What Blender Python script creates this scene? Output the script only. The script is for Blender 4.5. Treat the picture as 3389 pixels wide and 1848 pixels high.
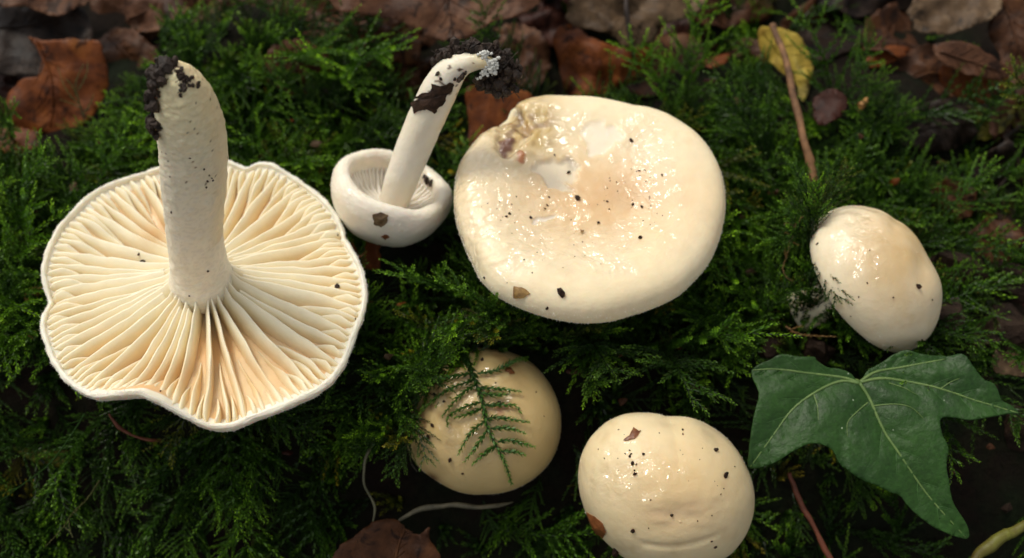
import bpy, bmesh, math, random
import numpy as np
from mathutils import Vector, Matrix, Euler, noise
from mathutils.bvhtree import BVHTree
from mathutils.geometry import delaunay_2d_cdt

random.seed(7); rng = np.random.default_rng(7)
for o in list(bpy.data.objects): bpy.data.objects.remove(o)
S = bpy.context.scene
COL = S.collection
CM = 0.01                       # all sizes below are in centimetres

# ------------------------------------------------------------------ camera
ELEV = math.radians(55); HFOV = math.radians(48); DIST = 22.9
PW, PH = 3389.0, 1848.0
FW = np.array([0, math.cos(ELEV), -math.sin(ELEV)])
RT = np.array([1.0, 0, 0]); UPV = np.array([0, math.sin(ELEV), math.cos(ELEV)])
VV = -FW                        # towards the camera
CAM = np.array([0, 0, 2.0]) - FW * DIST
WID = 2 * math.tan(HFOV / 2)
cd = bpy.data.cameras.new('camera'); cam = bpy.data.objects.new('camera', cd); COL.objects.link(cam)
cam.location = Vector(CAM * CM); cam.rotation_euler = (math.pi / 2 - ELEV, 0, 0)
cd.sensor_width = 36; cd.lens = 18 / math.tan(HFOV / 2)
cd.clip_start = 0.005; cd.clip_end = 200
cd.dof.use_dof = True; cd.dof.focus_distance = 0.205; cd.dof.aperture_fstop = 15
S.camera = cam
S.cycles.max_bounces = 7; S.cycles.diffuse_bounces = 4; S.cycles.glossy_bounces = 2; S.cycles.transmission_bounces = 3; S.cycles.transparent_max_bounces = 4
# ------------------------------------------------------------------ light: overcast sky, broad soft sun
SUN_EL = math.radians(60); SUN_AZ = math.radians(-46)      # azimuth from +Y towards +X (from the left, a little behind)
w = bpy.data.worlds.new('World'); S.world = w; w.use_nodes = True
nt = w.node_tree; bg = nt.nodes['Background']
sky = nt.nodes.new('ShaderNodeTexSky'); sky.sky_type = 'NISHITA'; sky.sun_disc = False
sky.sun_elevation = SUN_EL; sky.sun_rotation = SUN_AZ
sky.air_density = 1.0; sky.dust_density = 3.0
hs = nt.nodes.new('ShaderNodeHueSaturation'); hs.inputs['Saturation'].default_value = 0.12
nt.links.new(sky.outputs[0], hs.inputs['Color']); nt.links.new(hs.outputs[0], bg.inputs['Color'])
bg.inputs['Strength'].default_value = 0.1
sd = bpy.data.lights.new('sun', 'SUN'); sun = bpy.data.objects.new('sun', sd); COL.objects.link(sun)
sd.energy = 1.2; sd.angle = math.radians(13); sd.color = (1.0, 0.92, 0.78)
sdir = Vector((math.sin(SUN_AZ) * math.cos(SUN_EL), math.cos(SUN_AZ) * math.cos(SUN_EL), math.sin(SUN_EL)))
sun.rotation_euler = sdir.to_track_quat('Z', 'Y').to_euler(); sun.location = sdir * 2
vs = S.view_settings; vs.view_transform = 'Standard'; vs.look = 'None'; vs.gamma = 1; vs.exposure = 0.60
vs.use_curve_mapping = False

# ------------------------------------------------------------------ helpers
def A(*v): return np.array(v, float)
def unit(v): v = np.asarray(v, float); return v / np.linalg.norm(v)
def ray(px, py): return FW + RT * ((px - PW / 2) / PW * WID) + UPV * (-(py - PH / 2) / PW * WID)
def at_z(px, py, z): d = ray(px, py); return CAM + d * ((z - CAM[2]) / d[2])
def at_plane(px, py, p, n): d = ray(px, py); return CAM + d * (np.dot(p - CAM, n) / np.dot(d, n))
def proj(V):
    V = np.asarray(V, float); d = V - CAM; t = d @ FW
    return np.stack([(d @ RT) / t / WID * PW + PW / 2, -(d @ UPV) / t / WID * PW + PH / 2, t], -1)
def pxcm(p): return WID / PW * np.dot(np.asarray(p) - CAM, FW)      # centimetres per photo pixel at p
def nz(x, y, z=0.0, s=1.0): return noise.noise(Vector((x * s, y * s, z * s)))
def img(dx, dy): return unit(RT * dx + UPV * dy)
def smooth01(x): x = np.clip(x, 0, 1); return x * x * (3 - 2 * x)
def inside(poly, x, y):
    poly = np.asarray(poly, float); x = np.asarray(x); y = np.asarray(y); r = np.zeros(x.shape, bool)
    j = len(poly) - 1
    for i in range(len(poly)):
        xi, yi = poly[i]; xj, yj = poly[j]
        c = ((yi > y) != (yj > y)) & (x < (xj - xi) * (y - yi) / (yj - yi + 1e-9) + xi)
        r ^= c; j = i
    return r
def catmull(P, n, closed=False):
    P = np.asarray(P, float); m = len(P); out = []
    segs = m if closed else m - 1
    ts = np.linspace(0, segs, n, endpoint=not closed)
    for t in ts:
        i = min(int(t), segs - 1); f = t - i
        g = (lambda k: P[k % m]) if closed else (lambda k: P[min(max(k, 0), m - 1)])
        p0, p1, p2, p3 = g(i - 1), g(i), g(i + 1), g(i + 2)
        out.append(0.5 * (2 * p1 + (p2 - p0) * f + (2 * p0 - 5 * p1 + 4 * p2 - p3) * f * f + (3 * p1 - p0 - 3 * p2 + p3) * f ** 3))
    return np.array(out)

def thing(name, label, cat, loc, group=None):
    o = bpy.data.objects.new(name, None); COL.objects.link(o); o.empty_display_size = 0.005
    o.location = Vector(np.asarray(loc, float) * CM); o['label'] = label; o['category'] = cat
    if group: o['group'] = group
    return o
def origin_of(o):
    p = Vector((0, 0, 0))
    while o is not None: p = p + o.location; o = o.parent
    return np.array(p)
def build(name, V, F, mat, parent=None, label=None, cat=None, group=None, kind=None, col=None, wet=None, smooth=True, origin=None):
    """one mesh object; V in world centimetres"""
    V = np.asarray(V, float) * CM
    if parent is not None: base = origin_of(parent)
    elif origin is not None: base = np.asarray(origin, float) * CM
    else: base = np.array([V[:, 0].mean(), V[:, 1].mean(), V[:, 2].min()])
    me = bpy.data.meshes.new(name)
    me.from_pydata((V - base).tolist(), [], [tuple(int(i) for i in f) for f in F])
    if smooth: me.polygons.foreach_set('use_smooth', [True] * len(me.polygons))
    if col is not None:
        c = np.ones((len(V), 4)); c[:, :3] = col
        a = me.attributes.new('Col', 'FLOAT_COLOR', 'POINT'); a.data.foreach_set('color', c.ravel())
    if wet is not None:
        a = me.attributes.new('Wet', 'FLOAT', 'POINT'); a.data.foreach_set('value', np.asarray(wet, float).ravel())
    me.materials.append(mat); me.update()
    o = bpy.data.objects.new(name, me); COL.objects.link(o)
    if parent is not None: o.parent = parent
    else: o.location = Vector(base)
    if label: o['label'] = label
    if cat: o['category'] = cat
    if group: o['group'] = group
    if kind: o['kind'] = kind
    return o
def solid(o, t): m = o.modifiers.new('thickness', 'SOLIDIFY'); m.thickness = t * CM; m.offset = 0; return o

# ------------------------------------------------------------------ materials
def newmat(name):
    m = bpy.data.materials.new(name); m.use_nodes = True
    return m, m.node_tree, m.node_tree.nodes['Principled BSDF']
def N(t, kind, **kw):
    n = t.nodes.new(kind)
    for k, v in kw.items():
        if k in n.inputs: n.inputs[k].default_value = v
        else: setattr(n, k, v)
    return n
def mixrgb(t, fac, a, b, blend='MIX'):
    n = t.nodes.new('ShaderNodeMix'); n.data_type = 'RGBA'; n.blend_type = blend
    for i, v in ((0, fac), (6, a), (7, b)):
        if hasattr(v, 'links'): t.links.new(v, n.inputs[i])
        elif isinstance(v, (int, float)): n.inputs[i].default_value = v
        else: n.inputs[i].default_value = (*v, 1)
    return n.outputs[2]
def ramp(t, src, stops):
    n = t.nodes.new('ShaderNodeValToRGB'); e = n.color_ramp.elements
    while len(e) < len(stops): e.new(0.5)
    for k, (p, c) in zip(e, stops): k.position = p; k.color = (*c, 1) if not isinstance(c, (int, float)) else (c, c, c, 1)
    t.links.new(src, n.inputs[0]); return n.outputs[0]
def tex(t, scale, detail=4, rough=0.55, dist=0.0, kind='ShaderNodeTexNoise'):
    tc = t.nodes.new('ShaderNodeTexCoord'); n = t.nodes.new(kind)
    n.inputs['Scale'].default_value = scale
    if kind == 'ShaderNodeTexNoise':
        n.inputs['Detail'].default_value = detail; n.inputs['Roughness'].default_value = rough; n.inputs['Distortion'].default_value = dist
    t.links.new(tc.outputs['Object'], n.inputs['Vector']); return n
def math_(t, op, a, b):
    n = t.nodes.new('ShaderNodeMath'); n.operation = op
    for i, v in ((0, a), (1, b)):
        if hasattr(v, 'links'): t.links.new(v, n.inputs[i])
        else: n.inputs[i].default_value = v
    return n.outputs[0]
def bump(t, b, src, strength, dist, prev=None):
    n = t.nodes.new('ShaderNodeBump'); n.inputs['Strength'].default_value = strength; n.inputs['Distance'].default_value = dist
    t.links.new(src, n.inputs['Height'])
    if prev: t.links.new(prev, n.inputs['Normal'])
    t.links.new(n.outputs[0], b.inputs['Normal']); return n.outputs[0]

def flesh(name, sss=0.35, fine=1.0, wrinkle=1.0):
    m, t, b = newmat(name)
    at = N(t, 'ShaderNodeAttribute', attribute_name='Col'); wt = N(t, 'ShaderNodeAttribute', attribute_name='Wet')
    n1 = tex(t, 260, 5); n2 = tex(t, 900, 4, 0.65)
    c = mixrgb(t, 0.22, at.outputs['Color'], ramp(t, n1.outputs[0], [(0.3, 0.62), (0.7, 1.0)]), 'MULTIPLY')
    t.links.new(c, b.inputs['Base Color'])
    b.inputs['Subsurface Weight'].default_value = sss; b.inputs['Subsurface Scale'].default_value = 0.003
    b.inputs['Subsurface Radius'].default_value = (1.0, 0.55, 0.28)
    b.inputs['Specular IOR Level'].default_value = 0.35
    rg = N(t, 'ShaderNodeMapRange'); rg.inputs['To Min'].default_value = 0.6; rg.inputs['To Max'].default_value = 0.22
    t.links.new(wt.outputs['Fac'], rg.inputs['Value']); t.links.new(rg.outputs[0], b.inputs['Roughness'])
    cw = math_(t, 'MULTIPLY', wt.outputs['Fac'], 1.0); t.links.new(cw, b.inputs['Coat Weight']); b.inputs['Coat Roughness'].default_value = 0.07; b.inputs['Coat IOR'].default_value = 1.6
    # slimy wrinkles where wet, fine bloom elsewhere
    w1 = tex(t, 330, 2, 0.5, 1.0); w2 = tex(t, 110, 2, 0.5, 1.6)
    h = math_(t, 'ADD', math_(t, 'MULTIPLY', w1.outputs[0], 0.5), w2.outputs[0])
    h = math_(t, 'MULTIPLY', math_(t, 'MULTIPLY', h, wt.outputs['Fac']), wrinkle)
    p = bump(t, b, h, 0.6, 0.0005)
    p = bump(t, b, n2.outputs[0], 0.3 * fine, 0.0004, p)
    cb = N(t, 'ShaderNodeBump'); cb.inputs['Strength'].default_value = 1.0; cb.inputs['Distance'].default_value = 0.0026
    t.links.new(h, cb.inputs['Height']); t.links.new(cb.outputs[0], b.inputs['Coat Normal'])
    return m
M_CAP = flesh('cap_skin'); M_GILL = flesh('gill_flesh', 0.2, 0.6); M_STEM = flesh('stem_flesh', 0.3, 1.8)

def simple(name, c1, c2, rough=0.6, scale=300, b_str=0.5, b_dist=0.0006, spec=0.4, coat=0.0, transl=0.0, dist=0.0, c3=None):
    m, t, b = newmat(name); n = tex(t, scale, 6, 0.62, dist)
    stops = [(0.32, c1), (0.68, c2)] if c3 is None else [(0.3, c1), (0.5, c2), (0.7, c3)]
    c = ramp(t, n.outputs[0], stops); t.links.new(c, b.inputs['Base Color'])
    b.inputs['Roughness'].default_value = rough; b.inputs['Specular IOR Level'].default_value = spec
    b.inputs['Coat Weight'].default_value = coat; b.inputs['Coat Roughness'].default_value = 0.2
    if b_str: bump(t, b, n.outputs[0], b_str, b_dist)
    if transl:
        tr = N(t, 'ShaderNodeBsdfTranslucent'); t.links.new(c, tr.inputs[0])
        mx = N(t, 'ShaderNodeMixShader'); mx.inputs[0].default_value = transl
        t.links.new(b.outputs[0], mx.inputs[1]); t.links.new(tr.outputs[0], mx.inputs[2])
        t.links.new(mx.outputs[0], t.nodes['Material Output'].inputs[0])
    return m
M_SOIL = simple('wet_humus', (0.010, 0.006, 0.004), (0.045, 0.027, 0.017), 0.5, 500, 1.0, 0.001, 0.3)
M_CRUMB = simple('dark_crumb', (0.010, 0.005, 0.003), (0.045, 0.022, 0.012), 0.55, 900, 0.6, 0.0004, 0.18)
M_CHIP = simple('leaf_chip', (0.09, 0.025, 0.008), (0.28, 0.1, 0.03), 0.4, 500, 0.5, 0.0004, 0.5)
M_CHIPY = simple('ochre_chip', (0.14, 0.07, 0.02), (0.4, 0.24, 0.07), 0.45, 600, 0.5, 0.0004, 0.5)
M_MYC = simple('mycelium', (0.60, 0.60, 0.55), (0.8, 0.8, 0.74), 0.8, 900, 1.0, 0.0008)
M_TWIG = simple('twig_bark', (0.04, 0.018, 0.008), (0.26, 0.13, 0.055), 0.75, 220, 0.6, 0.0006)
M_RED = simple('red_twig', (0.05, 0.012, 0.005), (0.16, 0.045, 0.018), 0.6, 300, 0.5, 0.0005)
M_PALE = simple('pale_root', (0.03, 0.027, 0.016), (0.12, 0.105, 0.062), 0.6, 300, 0.4, 0.0004)

def moss_mat(name, dark, mid, tip, rand=True):
    m, t, b = newmat(name)
    at = N(t, 'ShaderNodeAttribute', attribute_name='Col')          # R = how young this leaf is
    sp = N(t, 'ShaderNodeSeparateColor'); t.links.new(at.outputs['Color'], sp.inputs[0])
    f = sp.outputs[0]
    c = ramp(t, f, [(0.1, dark), (0.5, mid), (0.95, tip)])
    if rand:      # each shoot has its own age: a few dead and brown, old dark ones, fresh yellow-green ones
        oi = N(t, 'ShaderNodeObjectInfo')
        tint = ramp(t, oi.outputs['Random'], [(0.0, (3.2, 1.3, 1.0)), (0.045, (1.9, 1.0, 0.9)), (0.09, (0.5, 0.6, 0.7)), (0.45, (0.85, 0.95, 0.9)), (0.8, (1.25, 1.4, 0.9)), (1.0, (2.4, 2.4, 1.2))])
        c = mixrgb(t, 1.0, c, tint, 'MULTIPLY')
    t.links.new(c, b.inputs['Base Color']); b.inputs['Roughness'].default_value = 0.42; b.inputs['Specular IOR Level'].default_value = 0.4
    tr = N(t, 'ShaderNodeBsdfTranslucent'); t.links.new(c, tr.inputs[0])
    mx = N(t, 'ShaderNodeMixShader'); mx.inputs[0].default_value = 0.3
    t.links.new(b.outputs[0], mx.inputs[1]); t.links.new(tr.outputs[0], mx.inputs[2])
    t.links.new(mx.outputs[0], t.nodes['Material Output'].inputs[0])
    return m
M_MOSS = moss_mat('moss_green', (0.009, 0.021, 0.002), (0.036, 0.090, 0.006), (0.20, 0.36, 0.02))
M_MOSS1 = moss_mat('moss_frond_green', (0.018, 0.05, 0.008), (0.05, 0.14, 0.013), (0.13, 0.26, 0.025), False)
M_MOSSB = moss_mat('moss_frond_golden', (0.14, 0.075, 0.02), (0.3, 0.17, 0.05), (0.4, 0.27, 0.09), False)
M_MOSSO = moss_mat('moss_frond_olive', (0.05, 0.05, 0.015), (0.12, 0.13, 0.035), (0.25, 0.25, 0.08), False)

# ------------------------------------------------------------------ ground: a mossy bank falling away to the front
BUMPS = []                      # x, y, height, radius: cushions the mushrooms rest in
def gz(x, y):
    z = 0.35 * nz(x, y, 3.1, 0.28) + 0.16 * nz(x, y, 7.7, 0.8)
    f = max(0.0, -(y + 0.6)); z -= 0.95 * f * f / (f + 1.2)
    if abs(x) > 30 or abs(y) > 30: return z * 0.5
    if y > 5: z += 0.10 * (y - 5)
    for bx, by, bh, br in BUMPS:
        d2 = ((x - bx) ** 2 + (y - by) ** 2) / (br * br)
        if d2 < 6: z += bh * math.exp(-d2)
    return z
C_LEFT = at_z(668, 930, 2.5); C_BIG = at_z(1955, 700, 2.9); C_CUP = at_z(1300, 640, 2.5)
C_RIGHT = at_z(2905, 905, 1.7); C_MID = at_z(1597, 1400, 0.75); C_LOW = at_z(2205, 1625, 0.4)
BUMPS += [(C_LEFT[0], C_LEFT[1], 1.0, 2.6), (C_CUP[0], C_CUP[1], 0.9, 1.2), (C_MID[0], C_MID[1] + .9, 0.9, 2.0),
          (at_z(1900, 180, 0)[0], at_z(1900, 180, 0)[1], -1.2, 1.6),
          (at_z(830, 280, 0)[0], at_z(830, 280, 0)[1], 1.3, 1.7), (at_z(230, 520, 0)[0], at_z(230, 520, 0)[1], 0.7, 1.6), (at_z(1080, 430, 0)[0], at_z(1080, 430, 0)[1], 0.6, 1.2), (at_z(2900, 400, 0)[0], at_z(2900, 400, 0)[1], 0.8, 1.6)]
gx = np.concatenate([-np.geomspace(2500, 17.5, 22), np.arange(-17, 17.01, 0.28), np.geomspace(17.5, 2500, 22)])
gy = np.concatenate([-np.geomspace(2500, 12.5, 22), np.arange(-12, 24.01, 0.28), np.geomspace(24.6, 2500, 22)])
V = np.array([(x, y, gz(x, y)) for y in gy for x in gx]); nx = len(gx)
# front slope levels out far from the scene
far = np.clip((-V[:, 1] - 14) / 10, 0, 1); V[:, 2] = V[:, 2] * (1 - far) + far * (-5.5)
F = [(j * nx + i, j * nx + i + 1, (j + 1) * nx + i + 1, (j + 1) * nx + i) for j in range(len(gy) - 1) for i in range(nx - 1)]
mg, t, b = newmat('humus_ground'); n1 = tex(t, 60, 8, 0.65); n2 = tex(t, 700, 6, 0.7)
cg = mixrgb(t, ramp(t, n1.outputs[0], [(0.4, 0.0), (0.62, 1.0)]), (0.012, 0.007, 0.004), (0.008, 0.013, 0.004))
cg = mixrgb(t, 0.8, cg, ramp(t, n2.outputs[0], [(0.3, 0.4), (0.75, 1.7)]), 'MULTIPLY')
t.links.new(cg, b.inputs['Base Color']); b.inputs['Roughness'].default_value = 0.8; b.inputs['Specular IOR Level'].default_value = 0.12
bump(t, b, n2.outputs[0], 1.0, 0.002)
ground = build('ground', V, F, mg, kind='structure', origin=(0, 0, 0))
ground['label'] = 'dark humus of the mossy forest bank'

# ------------------------------------------------------------------ lathe caps
def basis(a):
    a = unit(a); e1 = RT - a * np.dot(RT, a); e1 = unit(e1); e2 = np.cross(a, e1); return a, e1, e2
def polar_outline(pts_px, c, a, e1, e2):
    q = np.array([at_plane(x, y, c, a) - c for x, y in pts_px]); th = np.arctan2(q @ e2, q @ e1); r = np.hypot(q @ e1, q @ e2)
    o = np.argsort(th); th, r = th[o], r[o]
    T = np.concatenate([th - 2 * math.pi, th, th + 2 * math.pi]); R = np.concatenate([r, r, r])
    return lambda x: np.interp((np.asarray(x) + math.pi) % (2 * math.pi) - math.pi, T, R)
def lathe(c, a, rfun, prof, nth=220, nr=110, dh=None):
    a, e1, e2 = basis(a); P = catmull(prof, nr)
    th = np.linspace(0, 2 * math.pi, nth, endpoint=False)
    RHO, TH = np.meshgrid(P[:, 0], th, indexing='ij'); H = np.repeat(P[:, 1:2], nth, 1)
    if dh is not None: H = H + dh(RHO, TH)
    R = RHO * rfun(TH)
    V = c + H[..., None] * a + R[..., None] * (np.cos(TH)[..., None] * e1 + np.sin(TH)[..., None] * e2)
    return V, RHO, TH, P
def grid_faces(nr, nth, flip=False):
    F = []
    for i in range(nr - 1):
        for j in range(nth):
            k = (j + 1) % nth; f = (i * nth + j, i * nth + k, (i + 1) * nth + k, (i + 1) * nth + j)
            F.append(f[::-1] if flip else f)
    return F
def grid_normals(V):
    du = np.gradient(V, axis=0); dv = np.roll(V, -1, 1) - np.roll(V, 1, 1)
    n = np.cross(du, dv); return n / (np.linalg.norm(n, axis=-1, keepdims=True) + 1e-12)
def vnoise(V, s, seed=0.0):
    f = V.reshape(-1, 3); return np.array([noise.noise(Vector((p[0] * s + seed, p[1] * s, p[2] * s))) for p in f]).reshape(V.shape[:-1])
BC = {}
def bvh_of(V, F):
    W = np.asarray(V).reshape(-1, 3); b_ = BVHTree.FromPolygons([Vector(p) for p in W], F); BC[id(b_)] = W.mean(0); return b_
def on(bvh, px, py, off=0.0):
    d = Vector(unit(ray(px, py))); h, n, i, dist = bvh.ray_cast(Vector(CAM), d)
    if h is None:
        c = BC[id(bvh)]; h, n, i, dist = bvh.find_nearest(Vector(at_plane(px, py, c, VV)))
        if dist > 0.5: return None, None
    if n.dot(d) > 0: n = -n
    return np.array(h) + np.array(n) * off, np.array(n)
def tube(path, rad, nseg=18, cap=True, wob=0.0, seed=0.0):
    path = np.asarray(path, float); n = len(path); rad = np.asarray(rad, float) * np.ones(n)
    T = np.gradient(path, axis=0); T /= np.linalg.norm(T, axis=1, keepdims=True)
    ref = A(0.3, -0.8, 0.5); V = []; up = unit(ref - T[0] * np.dot(ref, T[0]))
    for i in range(n):
        up = unit(up - T[i] * np.dot(up, T[i])); sd_ = np.cross(T[i], up)
        for k in range(nseg):
            q = 2 * math.pi * k / nseg; d = up * math.cos(q) + sd_ * math.sin(q); p = path[i] + d * rad[i]
            if wob: p = p + d * wob * nz(*(p + seed), 2.2)
            V.append(p)
    V = np.array(V); F = [(i * nseg + k, i * nseg + (k + 1) % nseg, (i + 1) * nseg + (k + 1) % nseg, (i + 1) * nseg + k) for i in range(n - 1) for k in range(nseg)]
    if cap: F += [tuple(range(nseg))[::-1], tuple((n - 1) * nseg + k for k in range(nseg))]
    return V, F

CREAM = A(0.83, 0.69, 0.44); PALE = A(0.86, 0.765, 0.56); TAN = A(0.68, 0.43, 0.21); OCH = A(0.60, 0.40, 0.17)
def lerp(a, b, f): f = np.asarray(f)[..., None]; return a * (1 - f) + b * f

def gill_blade(c, a, e1, e2, rfun, th0, s0, s1, hu, he, wander, seed, nseg=14, tb=0.055, te=0.012, lean=0.0, he_th=None):
    V, C = [], []
    for i in range(nseg + 1):
        f = i / nseg; s = s0 + (s1 - s0) * f
        th = th0 + wander * (nz(math.cos(th0) * 2.2, math.sin(th0) * 2.2, s * 1.6 + seed) * 0.6 + 0.35 * nz(th0 * 9, s * 4, 1.0)) * (0.35 + 0.65 * f)
        d = e1 * math.cos(th) + e2 * math.sin(th); q = -e1 * math.sin(th) + e2 * math.cos(th)
        r = s * rfun(th); hb = hu(s); h1 = he(s, th)
        end = min(1.0, min(f * 9 + 0.02, (1 - f) * 5 + 0.02) ** 0.7)
        if s0 > 0.25: end = min(1.0, (f * 1.5 + 0.02), (1 - f) * 14 + 0.05)
        else: end = min(1.0, (1 - f) * 16 + 0.05)
        ht = (h1 - hb) * end * (1 + 0.10 * nz(s * 5, th0 * 13, 5.0) + 0.05 * nz(s * 22, th0 * 13, 2.0))
        k = q * (lean * ht + 0.03 * nz(s * 7, th0 * 17, 9.0)) * min(1.0, (1 - f) * 3.5)
        base = c + a * (hb - 0.06) + d * r; w = min(1, 0.35 + s * 1.2) * (0.35 + 0.65 * end)
        V += [base - q * tb * w, base + q * tb * w, base + a * (0.06 + 0.55 * ht) - q * tb * 0.62 * w + k * .45, base + a * (0.06 + 0.55 * ht) + q * tb * 0.62 * w + k * .45,
              base + a * (0.06 + ht) - q * te * (1 + nz(s * 9, th0 * 7)) + k, base + a * (0.06 + ht) + q * te + k]
        pt = 0.5 + 0.5 * nz(math.cos(th0) * 1.7 + seed, math.sin(th0) * 1.7, s * 2.0)
        warm = lerp(A(0.88, 0.77, 0.53), A(0.85, 0.66, 0.36), np.clip(pt * 1.7 - 0.62, 0, 1))
        C += [lerp(warm, A(0.78, 0.50, 0.22), 0.6)] * 2 + [warm] * 2 + [lerp(warm, A(0.88, 0.80, 0.62), 0.5)] * 2  # roots oranger, edges paler: bounced light between the gills put into the colour
    F = []
    for i in range(nseg):
        o = i * 6; n = o + 6
        F += [(o, n, n + 2, o + 2), (o + 2, n + 2, n + 4, o + 4), (o + 4, n + 4, n + 5, o + 5), (o + 5, n + 5, n + 3, o + 3), (o + 3, n + 3, n + 1, o + 1)]
    return np.array(V), F, np.array(C)

ICO = None
def ico():
    global ICO
    if ICO is None:
        bm = bmesh.new(); bmesh.ops.create_icosphere(bm, subdivisions=2, radius=1.0)
        v2 = np.array([v.co[:] for v in bm.verts]); f2 = [tuple(v.index for v in f.verts) for f in bm.faces]; bm.free()
        bm = bmesh.new(); bmesh.ops.create_icosphere(bm, subdivisions=1, radius=1.0)
        v1 = np.array([v.co[:] for v in bm.verts]); f1 = [tuple(v.index for v in f.verts) for f in bm.faces]; bm.free()
        ICO = {1: (v1, f1), 2: (v2, f2)}
    return ICO
def crumb(p, r, seed, lev=1, sq=(1, 1, 1), rough=0.45):
    v, f = ico()[lev]; k = np.array([1 + rough * nz(*(q * 1.3 + seed * 3.7)) + 0.25 * nz(*(q * 3.1 + seed)) for q in v])
    Rm = np.array(Euler((seed * 1.3, seed * 2.1, seed * 0.7)).to_matrix())
    return ((v * k[:, None] * np.array(sq) * r) @ Rm.T) + p, f
def join(parts):
    V, F, o = [], [], 0
    for v, f in parts: V.append(v); F += [tuple(i + o for i in q) for q in f]; o += len(v)
    return np.concatenate(V), F

def fuzz(V, nrm, rows, n, parent, seed, length=0.045, out=None):
    R = random.Random(seed); vs_, fs_ = [], []; nth = V.shape[1]
    for k in range(n):
        i = R.choice(rows); j = R.randrange(nth); f = R.random(); p = V[i, j] * (1 - f) + V[i, (j + 1) % nth] * f; d = nrm[i, j]
        t_ = unit(np.array([R.gauss(0, 1) for _ in range(3)])); d = unit(d + 0.55 * t_); w_ = unit(np.cross(d, t_) + 1e-5) * 0.0045; L = length * R.uniform(0.4, 1.2)
        b0 = len(vs_); vs_ += [p - w_, p + w_, p + d * L + t_ * 0.3 * L]; fs_.append((b0, b0 + 1, b0 + 2))
    v = np.array(vs_); build('fuzz', v, fs_, M_FUZZ, parent, kind='stuff', smooth=False)
M_FUZZ = simple('white_fuzz', (0.84, 0.80, 0.70), (0.9, 0.87, 0.8), 0.7, 300, 0.0, 0, 0.2)
OCC = []                        # (outline in pixels, depth) of the mushrooms and leaves, so that moss grows round them
ELL = []                        # (centre, axis, radius, half height)

# ------------------------------------------------------------------ mushroom 1: lying upside down, gills up
OUT_LEFT = [(536,550),(477,567),(400,595),(330,633),(274,675),(239,710),(198,748),(170,801),(149,850),(135,912),(143,961),(152,989),(138,1031),(135,1087),(152,1149),(177,1212),(212,1262),(260,1305),(330,1345),(400,1362),(491,1366),(546,1376),(616,1393),(700,1412),(769,1410),(839,1394),(909,1381),(979,1354),(1055,1308),(1104,1262),(1146,1202),(1170,1136),(1191,1080),(1212,1024),(1216,961),(1202,898),(1170,836),(1143,780),(1139,752),(1118,710),(1076,661),(1027,619),(965,581),(909,553),(860,543),(818,553),(787,543),(752,532),(690,530),(610,535)]
a1, e11, e12 = basis(A(0, 0.03, 1)); RF1 = polar_outline(OUT_LEFT, C_LEFT, a1, e11, e12)
def th_of(px, py, c, a, e1, e2): q = at_plane(px, py, c, a) - c; return math.atan2(q @ e2, q @ e1)
TB = th_of(470, 1340, C_LEFT, a1, e11, e12)          # where the margin curls up over the gills
TW = [(th_of(818, 553, C_LEFT, a1, e11, e12), -0.12, 0.10), (th_of(720, 1410, C_LEFT, a1, e11, e12), -0.15, 0.2), (th_of(150, 985, C_LEFT, a1, e11, e12), -0.12, 0.12), (th_of(1140, 765, C_LEFT, a1, e11, e12), -0.15, 0.14), (th_of(1000, 1350, C_LEFT, a1, e11, e12), 0.10, 0.22)]
def adiff(x, y): return (x - y + math.pi) % (2 * math.pi) - math.pi
def dh_theta(th):
    th = np.asarray(th); v = 0.66 * np.exp(-(adiff(th, TB) / 0.25) ** 2)
    for q, k, wd in TW: v = v + k * np.exp(-(adiff(th, q) / wd) ** 2)
    return v + 0.05 * np.sin(th * 5 + 1) + 0.03 * np.sin(th * 11)
def wrho(rho): return smooth01((rho - 0.62) / 0.36)
PROF1 = [(0.0, -1.45), (0.25, -1.4), (0.5, -1.22), (0.75, -0.85), (0.92, -0.42), (0.985, -0.14), (1.0, 0.02), (0.992, 0.075), (0.982, 0.09), (0.970, 0.06), (0.962, -0.02), (0.9, -0.11), (0.75, -0.25), (0.5, -0.36), (0.25, -0.39), (0.1, -0.37)]
m1 = thing('mushroom', 'cream mushroom lying upside down with wide wavy gills and thick stem pointing up', 'mushroom', (C_LEFT[0], C_LEFT[1], C_LEFT[2] - 1.45), 'cream mushrooms on the moss')
V1, RHO, TH, _ = lathe(C_LEFT, a1, RF1, PROF1, 300, 110, lambda r, q: dh_theta(q) * wrho(r))
nrm = grid_normals(V1); V1 = V1 + nrm * (0.02 * vnoise(V1, 5.0) + 0.014 * vnoise(V1, 24.0))[..., None]
pn = 0.5 + 0.5 * vnoise(V1, 0.9, 4.0)
c1 = lerp(A(0.89, 0.84, 0.72), A(0.87, 0.79, 0.62), pn); under = (np.arange(110) > 78)[:, None] & (RHO > -1)
c1 = np.where(under[..., None], lerp(A(0.80, 0.58, 0.33), A(0.78, 0.47, 0.22), smooth01((pn - .35) * 2.2)), c1)  # troughs under the gills painted orange to imitate light glowing through the flesh
F1 = grid_faces(110, 300)
nrm = grid_normals(V1); nrm = nrm * np.sign(((V1[45] - C_LEFT) * nrm[45]).sum())
fuzz(V1, nrm, list(range(34, 62)), 5000, m1, 3, 0.03)
build('cap', V1.reshape(-1, 3), F1, M_CAP, m1, col=c1.reshape(-1, 3), wet=np.full(110 * 300, 0.12))
def hu1(s): return np.interp(s, [0.1, 0.25, 0.5, 0.75, 0.9, 0.962, 1], [-0.37, -0.39, -0.36, -0.25, -0.11, -0.02, 0.06])
def hu1t(s, th): return hu1(s) + float(dh_theta(th)) * float(wrho(s))
def he1(s, th):
    return np.interp(s, [0.12, 0.22, 0.45, 0.7, 0.88, 0.968], [0.24, 0.08, 0.02, 0.0, 0.05, 0.05]) + 0.5 * float(dh_theta(th)) * float(wrho(s))
NG = 128; gall = []
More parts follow.
